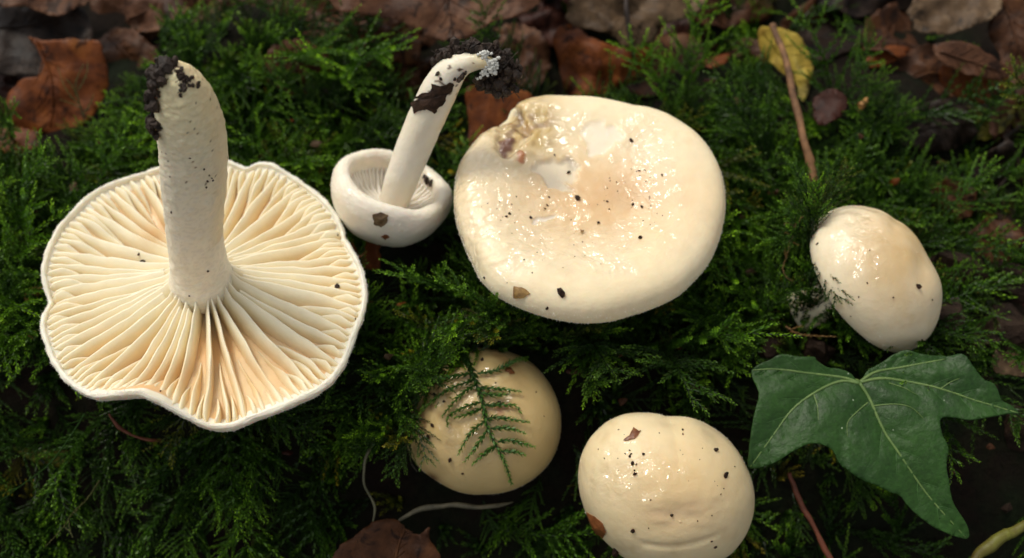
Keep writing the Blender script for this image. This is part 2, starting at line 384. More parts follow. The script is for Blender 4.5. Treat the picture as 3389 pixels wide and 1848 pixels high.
for k in range(NG):
    th0 = 2 * math.pi * (k + 0.25 * (random.random() - .5)) / NG
    lev = (k % 4); s0 = 0.13 if lev == 0 else (0.42 + 0.12 * random.random() if lev == 2 else 0.62 + 0.16 * random.random())
    if lev == 2 and random.random() < 0.4: s0 = 0.24
    thc = th0
    v, f, cc = gill_blade(C_LEFT, a1, e11, e12, RF1, th0, s0, 0.968, lambda s, q=th0: hu1t(s, q) - 0.02, he1, 0.055, 2.0, 18, 0.085 if lev == 0 else 0.066, 0.013, 0.6 * math.cos(th0) * (0.7 + 0.5 * nz(math.cos(th0) * 2, math.sin(th0) * 2, 8.0)) + 0.25 * nz(th0 * 6, 3.0, 1.0))
    # a torn patch low down where slugs have eaten into the gills
    pj = proj(v); dmg = np.exp(-(((pj[:, 0] - 860) / 75) ** 2 + ((pj[:, 1] - 1235) / 75) ** 2)) * (1 if k % 3 else 0.5)
    v = v - a1 * (0.2 * dmg * (np.arange(len(v)) % 6 > 1))[:, None]
    cc = lerp(cc, OCH * A(1.15, 1, .8), np.clip(dmg, 0, 1) * 0.9)
    rot = np.exp(-(((pj[:, 0] - 520) / 60) ** 2 + ((pj[:, 1] - 770) / 45) ** 2)) + 0.6 * np.exp(-(((pj[:, 0] - 600) / 130) ** 2 + ((pj[:, 1] - 1245) / 60) ** 2))
    cc = lerp(cc, A(0.62, 0.38, 0.15), np.clip(rot, 0, 1) * 0.85)
    build('gill', v, f, M_GILL, m1, col=cc, wet=np.full(len(v), 0.05)); gall.append((v, f))
gall.append((V1.reshape(-1, 3), F1))
def stem_path(px_list, base, axis, n=40):
    nn = unit(VV - axis * np.dot(VV, axis)); pts, rr = [], []
    for x, y, wd in px_list:
        p = at_plane(x, y, base, nn); pts.append(p); rr.append(wd / 2 * pxcm(p))
    P = catmull(np.column_stack([pts, rr]), n); return P[:, :3], P[:, 3]
bs = C_LEFT + a1 * 0.0
sp, sr = stem_path([(668, 960, 200), (667, 925, 208), (662, 890, 192), (653, 840, 180), (644, 760, 182), (642, 680, 194), (640, 590, 212), (640, 500, 220), (632, 430, 222), (618, 365, 214), (600, 305, 184), (578, 258, 140), (562, 228, 88), (556, 216, 30)], bs, unit(A(0, 0.10, 1)), 190)
Vs, Fs = tube(sp, sr, 110)
Vg = Vs.reshape(190, 110, 3); sn = np.array([unit(Vg[i, k] - sp[i]) for i in range(190) for k in range(110)])
Vs = Vs + sn * (0.016 * vnoise(Vs, 6.0) + 0.018 * vnoise(Vs * A(1, 1, 2.2), 8.0, 3.0) + 0.009 * np.abs(vnoise(Vs, 26.0, 2.0)))[:, None]
f_al = np.repeat(np.linspace(0, 1, 190), 110); sn2 = 0.5 + 0.5 * vnoise(Vs, 1.3, 9.0); sfl = vnoise(Vs * A(1, 1, 1.6), 16.0, 5.0)
cs = lerp(lerp(A(0.86, 0.79, 0.63), A(0.83, 0.75, 0.57), sn2), A(0.83, 0.71, 0.42), smooth01((f_al - 0.40) * 2.2)) * (1 - 0.10 * smooth01((sfl - 0.05) * 4))[:, None]
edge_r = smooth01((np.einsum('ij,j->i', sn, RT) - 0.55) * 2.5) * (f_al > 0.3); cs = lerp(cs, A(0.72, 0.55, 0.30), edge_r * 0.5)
dirt = (vnoise(Vs, 15.0, 20.0) > 0.60 - 0.55 * smooth01((f_al - 0.86) * 8)) & (f_al > 0.5)
cs[dirt] = A(0.10, 0.06, 0.035)
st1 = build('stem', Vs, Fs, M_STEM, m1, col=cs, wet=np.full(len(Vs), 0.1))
bv_s1 = bvh_of(Vs, Fs); bv_g1 = bvh_of(*join(gall))
# earth clinging to the stem base
def clump(bvh, pts_px, n, r0, r1, jit, seed, lift=0.4, zback=0.0):
    parts = []; R = random.Random(seed)
    for k in range(n):
        x, y = R.choice(pts_px); x += R.gauss(0, jit); y += R.gauss(0, jit)
        r = r0 * 0.6 + (r1 * 1.15 - r0 * 0.6) * R.random() ** 2
        p, nn = on(bvh, x, y, r * lift)
        if p is None: continue
        parts.append(crumb(p, r, seed + k, 1, (1, R.uniform(.6, 1), R.uniform(.5, .9))))
    return join(parts)
mass = clump(bv_s1, [(505, 255), (497, 300), (502, 350), (508, 400), (525, 235), (545, 222)], 26, 0.08, 0.17, 8, 77, 0.05)
cl = clump(bv_s1, [(505, 255), (495, 290), (497, 320), (500, 350), (506, 385), (510, 425), (520, 235), (530, 222), (550, 215), (515, 280), (507, 310), (525, 255), (480, 250), (485, 280)], 330, 0.03, 0.11, 13, 11, 0.7)
cl = join([mass, cl]); build('soil_clump', cl[0], cl[1], M_SOIL, m1, kind='stuff', smooth=False)
cl = clump(bv_s1, [(595, 245), (605, 260), (610, 285), (600, 300), (620, 265), (640, 275)], 60, 0.02, 0.06, 9, 12, 0.1)
build('soil_clump', cl[0], cl[1], M_SOIL, m1, kind='stuff', smooth=False)
OCC.append((OUT_LEFT, pxcm(C_LEFT))); ELL.append((C_LEFT - a1 * 0.6, a1, 3.35, 1.0))
OCC.append(([(500, 430), (480, 230), (560, 190), (680, 260), (760, 420), (755, 560), (530, 560)], pxcm(C_LEFT)))

# ------------------------------------------------------------------ mushroom 2: small, cup-shaped, upside down, leaning stem
a2, e21, e22 = basis(unit(0.56 * VV + 0.83 * img(0.40, 0.92)))
RF2 = lambda th: 1.23 * (1 + 0.03 * np.sin(np.asarray(th) * 2 + 0.6) + 0.012 * np.sin(np.asarray(th) * 5)) * np.ones_like(np.asarray(th, float))
C_CUP = at_z(1293, 645, 2.35)
PROF2 = [(0.0, -1.0), (0.3, -0.96), (0.6, -0.8), (0.86, -0.46), (0.985, -0.06), (1.0, 0.12), (0.975, 0.26), (0.92, 0.35), (0.84, 0.38), (0.765, 0.34), (0.725, 0.24), (0.72, 0.08), (0.69, -0.14), (0.5, -0.40), (0.2, -0.48), (0.08, -0.48)]
m2 = thing('mushroom', 'small white cup-capped mushroom upside down with slanting stem and soil on its end', 'mushroom', C_CUP - a2 * 1.02, 'cream mushrooms on the moss')
V2, RHO, TH, _ = lathe(C_CUP, a2, RF2, PROF2, 160, 80, lambda r, q: (0.022 * np.sin(q * 3 + 1) + 0.012 * np.sin(q * 7)) * smooth01((r - 0.6) / 0.4))
n2_ = grid_normals(V2); V2 = V2 + n2_ * (0.025 * vnoise(V2, 2.2) + 0.012 * vnoise(V2, 20.0))[..., None]
pn = 0.5 + 0.5 * vnoise(V2, 1.2, 2.0); low = smooth01((np.arange(80) / 80. < 0.3)[:, None] * 1.0 * (0.9 - RHO))
cc2 = lerp(lerp(A(0.86, 0.80, 0.68), A(0.83, 0.74, 0.58), pn), A(0.78, 0.6, 0.40), low * 0.8)
nr_ = grid_normals(V2); nr_ = nr_ * np.sign(((V2[30] - C_CUP) * nr_[30]).sum()); fuzz(V2, nr_, list(range(22, 48)), 1500, m2, 4, 0.025)
F2 = grid_faces(80, 160); build('cap', V2.reshape(-1, 3), F2, M_CAP, m2, col=cc2.reshape(-1, 3), wet=np.full(80 * 160, 0.2))
for k in range(56):
    th0 = 2 * math.pi * k / 56
    v, f, cc = gill_blade(C_CUP, a2, e21, e22, RF2, th0, 0.2 if k % 2 == 0 else 0.4, 0.725, lambda s: np.interp(s, [0.1, 0.2, 0.5, 0.69, 0.72, 0.73], [-0.48, -0.48, -0.40, -0.14, 0.05, 0.1]),
                          lambda s, th: np.interp(s, [0.2, 0.5, 0.69, 0.73], [-0.30, -0.20, 0.02, 0.2]), 0.05, 6.0, 8, 0.06, 0.016)
    build('gill', v, f, M_GILL, m2, col=lerp(cc, A(0.88, 0.81, 0.72), 0.85), wet=np.zeros(len(v)))
sp2, sr2 = stem_path([(1296, 690, 100), (1312, 645, 102), (1340, 565, 112), (1388, 445, 120), (1430, 350, 122), (1462, 285, 118), (1492, 240, 104), (1528, 215, 80), (1570, 203, 62), (1612, 205, 50), (1640, 215, 30)], C_CUP - a2 * 0.45, a2, 80)
Vs2, Fs2 = tube(sp2, sr2, 44); sn = np.array([unit(Vs2.reshape(80, 44, 3)[i, k] - sp2[i]) for i in range(80) for k in range(44)])
Vs2 = Vs2 + sn * (0.012 * vnoise(Vs2, 5.0))[:, None]; f_al = np.repeat(np.linspace(0, 1, 80), 44)
cs = lerp(lerp(A(0.85, 0.79, 0.66), A(0.82, 0.74, 0.56), 0.5 + 0.5 * vnoise(Vs2, 1.5)), A(0.74, 0.60, 0.34), smooth01((f_al - 0.72) * 5))
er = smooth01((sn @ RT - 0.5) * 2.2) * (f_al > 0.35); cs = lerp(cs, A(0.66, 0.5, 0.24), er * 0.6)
dirt = (vnoise(Vs2, 9.0, 3.0) > 0.55 - 0.35 * er) & (f_al > 0.45); cs[dirt] = A(0.12, 0.07, 0.04)
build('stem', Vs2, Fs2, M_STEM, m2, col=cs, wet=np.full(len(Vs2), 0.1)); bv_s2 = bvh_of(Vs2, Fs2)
R = random.Random(4); parts = []
pe = sp2[70]; nn2 = unit(VV - a2 * np.dot(VV, a2))
for k in range(430):        # the ball of earth around the root end
    x, y = R.choice([(1470, 190), (1500, 175), (1540, 165), (1580, 165), (1620, 170), (1660, 185), (1690, 215), (1700, 250), (1690, 285), (1660, 295), (1630, 290), (1600, 275), (1645, 250), (1670, 240), (1620, 262), (1455, 215)])
    x += R.gauss(0, 15); y += R.gauss(0, 12); r = 0.018 + 0.11 * R.random() ** 2.2
    p = at_plane(x, y, sp2[62] - VV * 0.05, nn2) + VV * R.uniform(-0.22, 0.1) * (1 if 185 < y or x > 1640 else 0.6)
    if x < 1480: p = p - VV * 0.05 + a2 * 0.02
    parts.append(crumb(p, r, k + 40, 1, (1, R.uniform(.6, 1), R.uniform(.5, .9))))
for k in range(26):
    x, y = R.choice([(1480, 190), (1520, 172), (1570, 170), (1620, 178), (1665, 205), (1690, 250), (1670, 285), (1635, 280)]); parts.append(crumb(at_plane(x + R.gauss(0, 8), y + R.gauss(0, 8), sp2[62] - VV * 0.12, nn2), R.uniform(0.12, 0.2), k + 900, 2, (1, 0.9, 0.6), 0.7))
for k in range(16):
    x, y = R.choice([(1500, 160), (1560, 150), (1640, 160), (1700, 190), (1725, 250), (1700, 310), (1640, 315), (1450, 190)]); p = at_plane(x, y, sp2[62], nn2); d = img(R.uniform(-1, 1), R.uniform(-1, .8)); q_ = img(R.uniform(-1, 1), R.uniform(-1, 1))
    parts.append(tube(catmull([p - d * 0.15, p + q_ * 0.08, p + d * R.uniform(0.1, 0.3) + q_ * 0.1], 7), 0.008, 5))
cl = join(parts); build('soil_clump', cl[0], cl[1], M_SOIL, m2, kind='stuff', smooth=False)
parts = []
for k in range(150):
    x, y = R.choice([(1612, 195), (1630, 215), (1620, 235), (1600, 245), (1640, 205), (1598, 180)]); x += R.gauss(0, 9); y += R.gauss(0, 9)
    parts.append(crumb(at_plane(x, y, sp2[62] + VV * 0.13, nn2), R.uniform(0.012, 0.045), k + 7, 1))
cl = join(parts); build('mycelium', cl[0], cl[1], M_MYC, m2, label='white fuzzy mycelium on the root end')
OCC.append(([(1095, 580), (1130, 520), (1240, 500), (1290, 500), (1380, 280), (1450, 160), (1720, 180), (1720, 320), (1560, 320), (1420, 580), (1490, 660), (1480, 740), (1360, 805), (1240, 800), (1120, 690)], pxcm(C_CUP)))
ELL.append((C_CUP - a2 * 0.4, a2, 1.3, 0.8))

# ------------------------------------------------------------------ mushroom 3: the wide slimy cap seen from above
OUT_BIG = [(1800,316),(1882,318),(1964,324),(2034,338),(2098,356),(2150,365),(2209,388),(2267,423),(2314,461),(2349,502),(2378,554),(2399,613),(2407,677),(2399,747),(2381,811),(2349,875),(2302,928),(2250,975),(2180,1010),(2098,1039),(2022,1062),(1946,1069),(1859,1062),(1777,1042),(1701,1013),(1637,980),(1584,928),(1555,870),(1526,805),(1503,735),(1496,654),(1500,595),(1514,549),(1543,502),(1578,455),(1631,423),(1675,385),(1689,350),(1724,330)]
a3, e31, e32 = basis(A(0.02, -0.02, 1)); C_BIG = at_z(1955, 700, 2.75)
OB = [((x - 1955) * 0.985 + 1955, (y - 700) * 0.985 + 700) for x, y in OUT_BIG]
RF3 = polar_outline(OB, C_BIG, a3, e31, e32)
PROF3 = [(0.0, 0.24), (0.12, 0.237), (0.3, 0.26), (0.48, 0.35), (0.64, 0.44), (0.78, 0.46), (0.89, 0.40), (0.955, 0.28), (0.99, 0.12), (1.0, -0.02), (0.99, -0.12), (0.96, -0.18), (0.91, -0.18), (0.8, -0.12), (0.5, -0.08), (0.2, -0.08), (0.08, -0.08)]
V3, RHO, TH, _ = lathe(C_BIG, a3, RF3, PROF3, 320, 190, lambda r, q: 0.05 * np.sin(q * 2 + 0.8) * r + 0.03 * np.sin(q * 3) * r)
top = (np.arange(190) < 108)[:, None] & (RHO > -1)
pj = proj(V3.reshape(-1, 3)); X = pj[:, 0].reshape(RHO.shape); Y = pj[:, 1].reshape(RHO.shape); nr3 = grid_normals(V3)
wob = 22 * vnoise(V3, 2.2, 6.0) + 13 * vnoise(V3, 6.0, 2.0); Xw = X + wob; Yw = Y + 22 * vnoise(V3, 2.2, 16.0) + 13 * vnoise(V3, 6.0, 12.0)
def blob(cx, cy, rx, ry, ang=0.0, soft=0.25):
    c, s = math.cos(math.radians(ang)), math.sin(math.radians(ang)); u = ((Xw - cx) * c + (Yw - cy) * s) / rx; v = (-(Xw - cx) * s + (Yw - cy) * c) / ry
    return smooth01((1 - np.hypot(u, v)) / soft) * top
n_lo = 0.5 + 0.5 * vnoise(V3, 0.8, 1.0); n_hi = vnoise(V3, 5.0, 3.0)
col3 = lerp(PALE * A(1, .98, .94), CREAM * A(1.03, 1.03, 1.02), n_lo)
stain = smooth01((vnoise(V3, 1.6, 44.0) - 0.15) * 3) * smooth01((vnoise(V3, 7.0, 4.0) + 0.5)) * top; col3 = lerp(col3, A(0.74, 0.56, 0.33), stain * 0.3)
ctr = np.exp(-((((X - 1980) / 330) ** 2 + ((Y - 655) / 165) ** 2)) ** 1.0) * top
col3 = lerp(col3, TAN * A(1.06, 1.10, 1.12), np.clip(ctr * (0.95 + 0.25 * n_hi), 0, 1))
ctr2 = np.exp(-(((X - 2070) / 120) ** 2 + ((Y - 625) / 60) ** 2)) * top; col3 = lerp(col3, A(0.58, 0.36, 0.18), ctr2 * 0.55)
wet3 = np.clip(0.75 + 0.7 * vnoise(V3, 0.9, 11.0), 0, 1) * smooth01((2330 - X) / 250) * smooth01((960 - Y) / 110) * smooth01((Y - 330) / 90) * top
disp = np.zeros(RHO.shape)
b_pit = blob(1700, 430, 60, 100, 12, 0.3); b_pit2 = blob(1745, 385, 75, 55, 30, 0.5)       # brown slimy slug damage
b_g = blob(1845, 560, 85, 46, 0, 0.30); b_g = np.maximum(b_g, blob(1835, 595, 60, 34, 30, 0.3))  # eaten hollow, pale flesh
b_w = blob(1995, 440, 80, 45, 10, 0.22); b_w = np.maximum(b_w, blob(1985, 490, 42, 42, 0, 0.25))
b_s = blob(1795, 722, 50, 13, -18, 0.3)
disp -= 0.13 * b_pit + 0.09 * b_pit2 + 0.085 * b_g + 0.035 * b_w + 0.03 * b_s
disp -= 0.05 * np.exp(-(((Xw - 1735) / 95) ** 2 + ((Yw - 420) / 95) ** 2)) * top
slime = np.exp(-(((Xw - 1730) / 125) ** 2 + ((Yw - 415) / 120) ** 2)) * top
col3 = lerp(col3, A(0.50, 0.34, 0.10), np.clip(slime * 1.25, 0, 1) * np.clip(0.8 + 0.5 * n_hi, 0, 1))
col3 = lerp(col3, A(0.20, 0.10, 0.035), smooth01((vnoise(V3, 4.2, 61.0) - 0.02) * 4) * np.clip(slime * 1.5 - 0.45, 0, 1) * 0.85)
disp += slime * (0.022 * n_hi + 0.014 * vnoise(V3, 11.0, 5.0))
col3 = lerp(col3, A(0.15, 0.055, 0.02), blob(1677, 462, 28, 46, -10, 0.4))
col3 = lerp(col3, A(0.22, 0.14, 0.08), blob(1712, 368, 40, 28, 0, 0.5) * 0.85); col3 = lerp(col3, A(0.36, 0.20, 0.07), blob(1745, 405, 34, 24, 0, 0.5) * 0.75)
col3 = lerp(col3, A(0.42, 0.14, 0.03), blob(1722, 522, 28, 15, -20, 0.4) * 0.95)
disp += 0.06 * blob(1677, 462, 28, 46, -10, 0.8) + 0.03 * blob(1722, 522, 26, 13, -20, .6)
col3 = lerp(col3, A(0.82, 0.71, 0.52), b_g * 0.9); col3 = lerp(col3, A(0.50, 0.42, 0.32), blob(1880, 532, 44, 20, 20, 0.8) * 0.7)
col3 = lerp(col3, A(0.86, 0.76, 0.58), b_w * 0.9); col3 = lerp(col3, A(0.86, 0.76, 0.60), b_s * 0.9)
wr = smooth01((Y - 700) / 60) * smooth01((940 - Y) / 60) * smooth01((2200 - X) / 200) * top       # wrinkled slime at the front of the hollow
wr2 = smooth01((1780 - X) / 120) * smooth01((Y - 560) / 80) * smooth01((900 - Y) / 60) * top
disp += (wr + wr2) * 0.011 * vnoise(V3 * A(1, 2.2, 1), 5.0, 8.0) + 0.008 * vnoise(V3, 1.6) * top
wet3 = np.clip(wet3 + 0.7 * slime + 0.5 * b_pit + 0.8 * wr * smooth01(0.55 + 1.6 * vnoise(V3, 1.3, 21.0)) - 0.3 * b_w - 0.35 * b_g, 0, 1)
V3 = V3 + nr3 * disp[..., None] * (1 if (nr3[60, :, 2].mean() > 0) else -1)
m3 = thing('mushroom', 'widest mushroom, slimy cream cap with tan hollow centre and slug-eaten edge', 'mushroom', (C_BIG[0], C_BIG[1] + 0.2, gz(C_BIG[0], C_BIG[1] + 0.2)), 'cream mushrooms on the moss')
nr_ = grid_normals(V3); nr_ = nr_ * np.sign(((V3[105] - C_BIG) * nr_[105]).sum()); fuzz(V3, nr_, list(range(92, 122)), 2600, m3, 5, 0.025)
F3 = grid_faces(190, 320); build('cap', V3.reshape(-1, 3), F3, M_CAP, m3, col=col3.reshape(-1, 3), wet=wet3.reshape(-1)); bv_3 = bvh_of(V3, F3)
for k in range(60):
    th0 = 2 * math.pi * k / 60
    v, f, cc = gill_blade(C_BIG, -a3, e31, -e32, lambda q: RF3(-np.asarray(q)), th0, 0.15, 0.87, lambda s: 0.06, lambda s, th: np.interp(s, [0.15, 0.5, 0.8, 0.87], [0.5, 0.4, 0.28, 0.2]), 0.05, 6.0, 6, 0.05, 0.012)
    build('gill', v, f, M_GILL, m3, col=cc, wet=np.zeros(len(v)))
pth = catmull([C_BIG + A(0, 0, 0.0), C_BIG + A(0.05, 0.1, -1.4), A(C_BIG[0], C_BIG[1] + 0.2, gz(C_BIG[0], C_BIG[1]) - 0.4)], 14)
v, f = tube(pth, np.linspace(0.72, 0.6, 14), 24); build('stem', v, f, M_STEM, m3, col=np.tile(PALE, (len(v), 1)), wet=np.zeros(len(v)))
OCC.append((OUT_BIG, pxcm(C_BIG))); ELL.append((C_BIG, a3, 2.85, 0.6))

# ------------------------------------------------------------------ young mushrooms
DOME = [(0.0, 1.0), (0.2, 0.985), (0.42, 0.91), (0.63, 0.77), (0.82, 0.54), (0.95, 0.27), (1.0, 0.0), (0.985, -0.2), (0.92, -0.32), (0.82, -0.28), (0.6, -0.1), (0.25, -0.05), (0.1, -0.05)]
def young(label, c, a, rf, H, centre_px, tan_r, tan_k, extra=None, base=CREAM, stem_to=None, stem_r=0.55, wetc=None, dispf=None, nth=220, tan=TAN, prof=DOME, pcol=PALE):
    a, e1, e2 = basis(a); P = [(r, h * H) for r, h in prof]
    V, RHO, TH, _ = lathe(c, a, rf, P, nth, 120); nr = grid_normals(V); sgn = 1 if np.dot(nr[20].mean(0), a) > 0 else -1
    q = proj(V.reshape(-1, 3)); X = q[:, 0].reshape(RHO.shape); Y = q[:, 1].reshape(RHO.shape)
    n_lo = 0.5 + 0.5 * vnoise(V, 0.9, c[0]); n_hi = vnoise(V, 3.5, c[0])
    C = lerp(pcol, base, n_lo)
    g = np.exp(-(((X - centre_px[0]) / tan_r[0]) ** 2 + ((Y - centre_px[1]) / tan_r[1]) ** 2)); C = lerp(C, tan, np.clip(g * (tan_k + 0.2 * n_hi), 0, 1))
    C = lerp(C, A(0.60, 0.42, 0.20), smooth01((vnoise(V, 1.8, 51.0) - 0.1) * 2.5) * smooth01(vnoise(V, 6.0, 4.0) + 0.5) * 0.3)
    d = 0.012 * vnoise(V, 1.2, 4.0)
    wet = np.clip(0.5 + 0.5 * n_hi + 0.4 * vnoise(V, 1.4, 7.0), 0, 1) * np.exp(-(((X - wetc[0]) / wetc[2]) ** 2 + ((Y - wetc[1]) / wetc[3]) ** 2)) if wetc else 0 * X
    wet = np.clip(wet * 1.6 + 0.12, 0, 1)
    d = d + 0.007 * vnoise(V, 4.5, 70.0) * wet
    if dispf: dd, C = dispf(X, Y, V, C); d = d + dd
    V = V + nr * (sgn * d)[..., None]
    bp = np.asarray(stem_to if stem_to is not None else c - a * 1.5, float)
    m = thing('mushroom', label, 'mushroom', bp, 'cream mushrooms on the moss')
    nr = grid_normals(V) * sgn; fuzz(V, nr, list(range(58, 84)), 900, m, 6, 0.022)
    F = grid_faces(120, nth); build('cap', V.reshape(-1, 3), F, M_CAP, m, col=C.reshape(-1, 3), wet=wet.reshape(-1))
    pth = catmull([c - a * 0.02, c + (bp - c) * 0.5 - a * 0.25, bp], 16); v, f = tube(pth, np.linspace(stem_r, stem_r * 1.05, 16), 28, True, 0.03)
    build('stem', v, f, M_STEM, m, col=lerp(PALE, A(0.78, 0.68, 0.48), np.clip(0.5 + 0.6 * vnoise(v, 1.5), 0, 1)), wet=np.zeros(len(v)))
    return m, bvh_of(V, F)
# right: tipped over, pale stem showing at its left
a4 = unit(0.66 * VV + 0.75 * img(0.80, 0.60)); C_RIGHT = at_z(2888, 920, 1.55); _b4 = basis(a4); T4 = math.atan2(img(0.62, -0.78) @ _b4[2], img(0.62, -0.78) @ _b4[1])
def rf4(th): th = np.asarray(th, float); return 1.52 * (1 + 0.075 * np.cos(2 * (th - T4)) - 0.02 * np.sin(th * 3))
def d4(X, Y, V, C):
    fold = np.exp(-(((X - 2962) / 22) ** 2 + ((Y - 730) / 40) ** 2)); ridge = np.exp(-(((X - 2905) / 20) ** 2 + ((Y - 735) / 50) ** 2))
    dent = np.exp(-(((X - 3060) / 35) ** 2 + ((Y - 880) / 70) ** 2)); wv = np.exp(-(((X - 2890) / 80) ** 2 + ((Y - 790) / 90) ** 2))
    d = -0.03 * fold + 0.012 * ridge - 0.05 * dent + 0.008 * wv * vnoise(V, 5.0, 3.0) + 0.03 * np.exp(-(((X - 3090) / 40) ** 2 + ((Y - 960) / 60) ** 2))
    return d, C
ps = at_z(2640, 1035, 0.35)
m4, bv_4 = young('plump pale mushroom tipped sideways behind the ivy leaf with its stem showing', C_RIGHT, a4, rf4, 1.12, (2985, 830), (190, 240), 0.95, wetc=(2860, 800, 105, 120), stem_to=ps, stem_r=0.42, dispf=d4, tan=A(0.66, 0.46, 0.22), base=A(0.82, 0.71, 0.50))
ELL.append((C_RIGHT + a4 * 0.3, a4, 1.55, 1.1)); OCC.append(([(2665, 830), (2700, 740), (2760, 690), (2880, 670), (2960, 700), (3060, 820), (3115, 980), (3080, 1100), (2980, 1180), (2880, 1150), (2760, 1010)], pxcm(C_RIGHT)))
# middle front: half buried in moss
OUT_MID = [(1335,1430),(1345,1350),(1380,1270),(1440,1200),(1520,1158),(1610,1148),(1700,1170),(1780,1220),(1830,1290),(1856,1370),(1852,1450),(1825,1520),(1770,1580),(1700,1620),(1610,1636),(1530,1630),(1460,1600),(1395,1555),(1350,1490)]
a5 = unit(VV * 0.93 + img(0.1, 1) * 0.22); C_MID = at_z(1597, 1395, 0.0); b5 = basis(a5)
def d5(X, Y, V, C):
    h = np.exp(-(((X - 1512) / 17) ** 2 + ((Y - 1197) / 13) ** 2)); C = lerp(C, A(0.08, 0.035, 0.015), np.clip(h * 1.3, 0, 1))
    sl = np.exp(-(((X - 1660) / 40) ** 2 + ((Y - 1345) / 14) ** 2)); C = lerp(C, A(0.35, 0.13, 0.05), np.clip(sl * 1.1, 0, 1) * 0.7)
    s2 = np.exp(-(((X - 1655) / 12) ** 2 + ((Y - 1365) / 22) ** 2)); C = lerp(C, A(0.42, 0.16, 0.09), s2 * 0.6)
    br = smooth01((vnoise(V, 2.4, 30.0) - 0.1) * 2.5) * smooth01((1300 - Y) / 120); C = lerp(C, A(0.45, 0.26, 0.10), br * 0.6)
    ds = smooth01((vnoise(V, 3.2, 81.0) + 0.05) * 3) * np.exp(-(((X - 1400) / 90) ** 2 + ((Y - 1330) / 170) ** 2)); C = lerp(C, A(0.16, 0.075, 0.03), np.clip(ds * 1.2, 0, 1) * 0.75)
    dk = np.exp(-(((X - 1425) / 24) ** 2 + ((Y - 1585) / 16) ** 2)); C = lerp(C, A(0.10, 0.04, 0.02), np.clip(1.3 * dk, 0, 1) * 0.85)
    return -0.22 * h - 0.03 * sl, C
m5, bv_5 = young('yellowish round cap with a green moss frond lying across it', C_MID, a5, polar_outline(OUT_MID, C_MID, *b5), 1.15, (1590, 1400), (330, 300), 0.2, base=A(0.60, 0.43, 0.18), pcol=A(0.63, 0.47, 0.22), wetc=(1510, 1330, 170, 140), stem_to=C_MID - a5 * 1.3, stem_r=0.6, dispf=d5, tan=A(0.58, 0.40, 0.17))  # yellow cap colours darkened to stand for the shade it sits in
OCC.append(([(1335,1430),(1400,1380),(1470,1290),(1540,1200)] + OUT_MID[5:], pxcm(C_MID))); ELL.append((C_MID + a5 * 0.2, a5, 1.62, 1.1))
# lower front: smooth button
OUT_LOW = [(1917,1600),(1925,1530),(1955,1465),(2005,1415),(2070,1386),(2140,1380),(2215,1388),(2290,1395),(2370,1430),(2430,1480),(2470,1545),(2492,1615),(2490,1680),(2465,1750),(2420,1810),(2350,1850),(2260,1875),(2170,1870),(2080,1845),(2010,1795),(1955,1730),(1930,1670)]
a6 = unit(VV * 0.95 + img(0.15, -0.6) * 0.25); C_LOW = at_z(2205, 1625, 0.2); b6 = basis(a6)
def d6(X, Y, V, C):
    g = np.exp(-(((X - 2190) / 60) ** 2 + ((Y - 1705) / 45) ** 2)) + np.exp(-(((X - 2290) / 90) ** 2 + ((Y - 1690) / 60) ** 2))
    C = lerp(C, A(0.62, 0.44, 0.25), np.clip(g * 0.55 * (1 + vnoise(V * A(.5, 2, 1), 4.0)), 0, 1))
    cr = np.exp(-(((Y - 1810 + (X - 2230) * 0.05 + ((X - 2230) / 90) ** 2 * 12) / 9) ** 2)) * smooth01((X - 2100) / 60) * smooth01((2400 - X) / 80)
    n1 = np.exp(-(((X - 2215) / 40) ** 2 + ((Y - 1392) / 18) ** 2))
    return -0.035 * cr - 0.05 * n1 - 0.05 * np.exp(-(((X - 2250) / 80) ** 2 + ((Y - 1700) / 40) ** 2)) + 0.02 * vnoise(V * A(1, 2, 2), 3.0, 8.0) * np.clip(g, 0, 1), C
m6, bv_6 = young('smooth cream button mushroom beside the ivy leaf with a red chip on its side', C_LOW, a6, polar_outline(OUT_LOW, C_LOW, *b6), 1.35, (2250, 1620), (230, 190), 0.75, wetc=(2110, 1580, 170, 100), stem_to=C_LOW - a6 * 1.5, stem_r=0.65, dispf=d6, base=A(0.80, 0.65, 0.38), pcol=A(0.84, 0.71, 0.46), tan=A(0.72, 0.50, 0.23))
OCC.append((OUT_LOW, pxcm(C_LOW))); ELL.append((C_LOW + a6 * 0.2, a6, 1.75, 1.2))

# ------------------------------------------------------------------ leaves (outline traced, then bent and thickened)
def leaf_mesh(outline_px, p0, n, zfun, step=0.18, jag=0.0, seed=0, dense=True, more=None):
    n = unit(n); e1 = unit(RT - n * np.dot(RT, n)); e2 = np.cross(n, e1)
    q = np.array([at_plane(x, y, p0, n) - p0 for x, y in outline_px]); uv = np.column_stack([q @ e1, q @ e2])
    if dense: uv = catmull(uv, len(uv) * 9, True)
    if jag:
        cen = uv.mean(0); uv = np.array([p + unit(p - cen) * jag * (nz(p[0] * 4 + seed, p[1] * 4, seed) + 0.7 * nz(p[0] * 13 + seed, p[1] * 13, seed)) for p in uv])
    mn, mx = uv.min(0), uv.max(0); R = random.Random(seed); pts = []
    for x in np.arange(mn[0], mx[0], step):
        for y in np.arange(mn[1], mx[1], step): pts.append((x + R.uniform(-.3, .3) * step, y + R.uniform(-.3, .3) * step))
    pts = np.array(pts); pts = pts[inside(uv, pts[:, 0], pts[:, 1])]
    if more is not None: pts = np.concatenate([pts, more[inside(uv, more[:, 0], more[:, 1])]])
    allp = [Vector(p) for p in uv] + [Vector(p) for p in pts]; m = len(uv)
    vo, _, fo, *_ = delaunay_2d_cdt(allp, [(i, (i + 1) % m) for i in range(m)], [], 1, 1e-5)
    U = np.array([v[:] for v in vo]); Z = np.array([zfun(x, y) for x, y in U])
    return p0 + U[:, :1] * e1 + U[:, 1:] * e2 + Z[:, None] * n, [tuple(f) for f in fo], (p0, n, e1, e2)
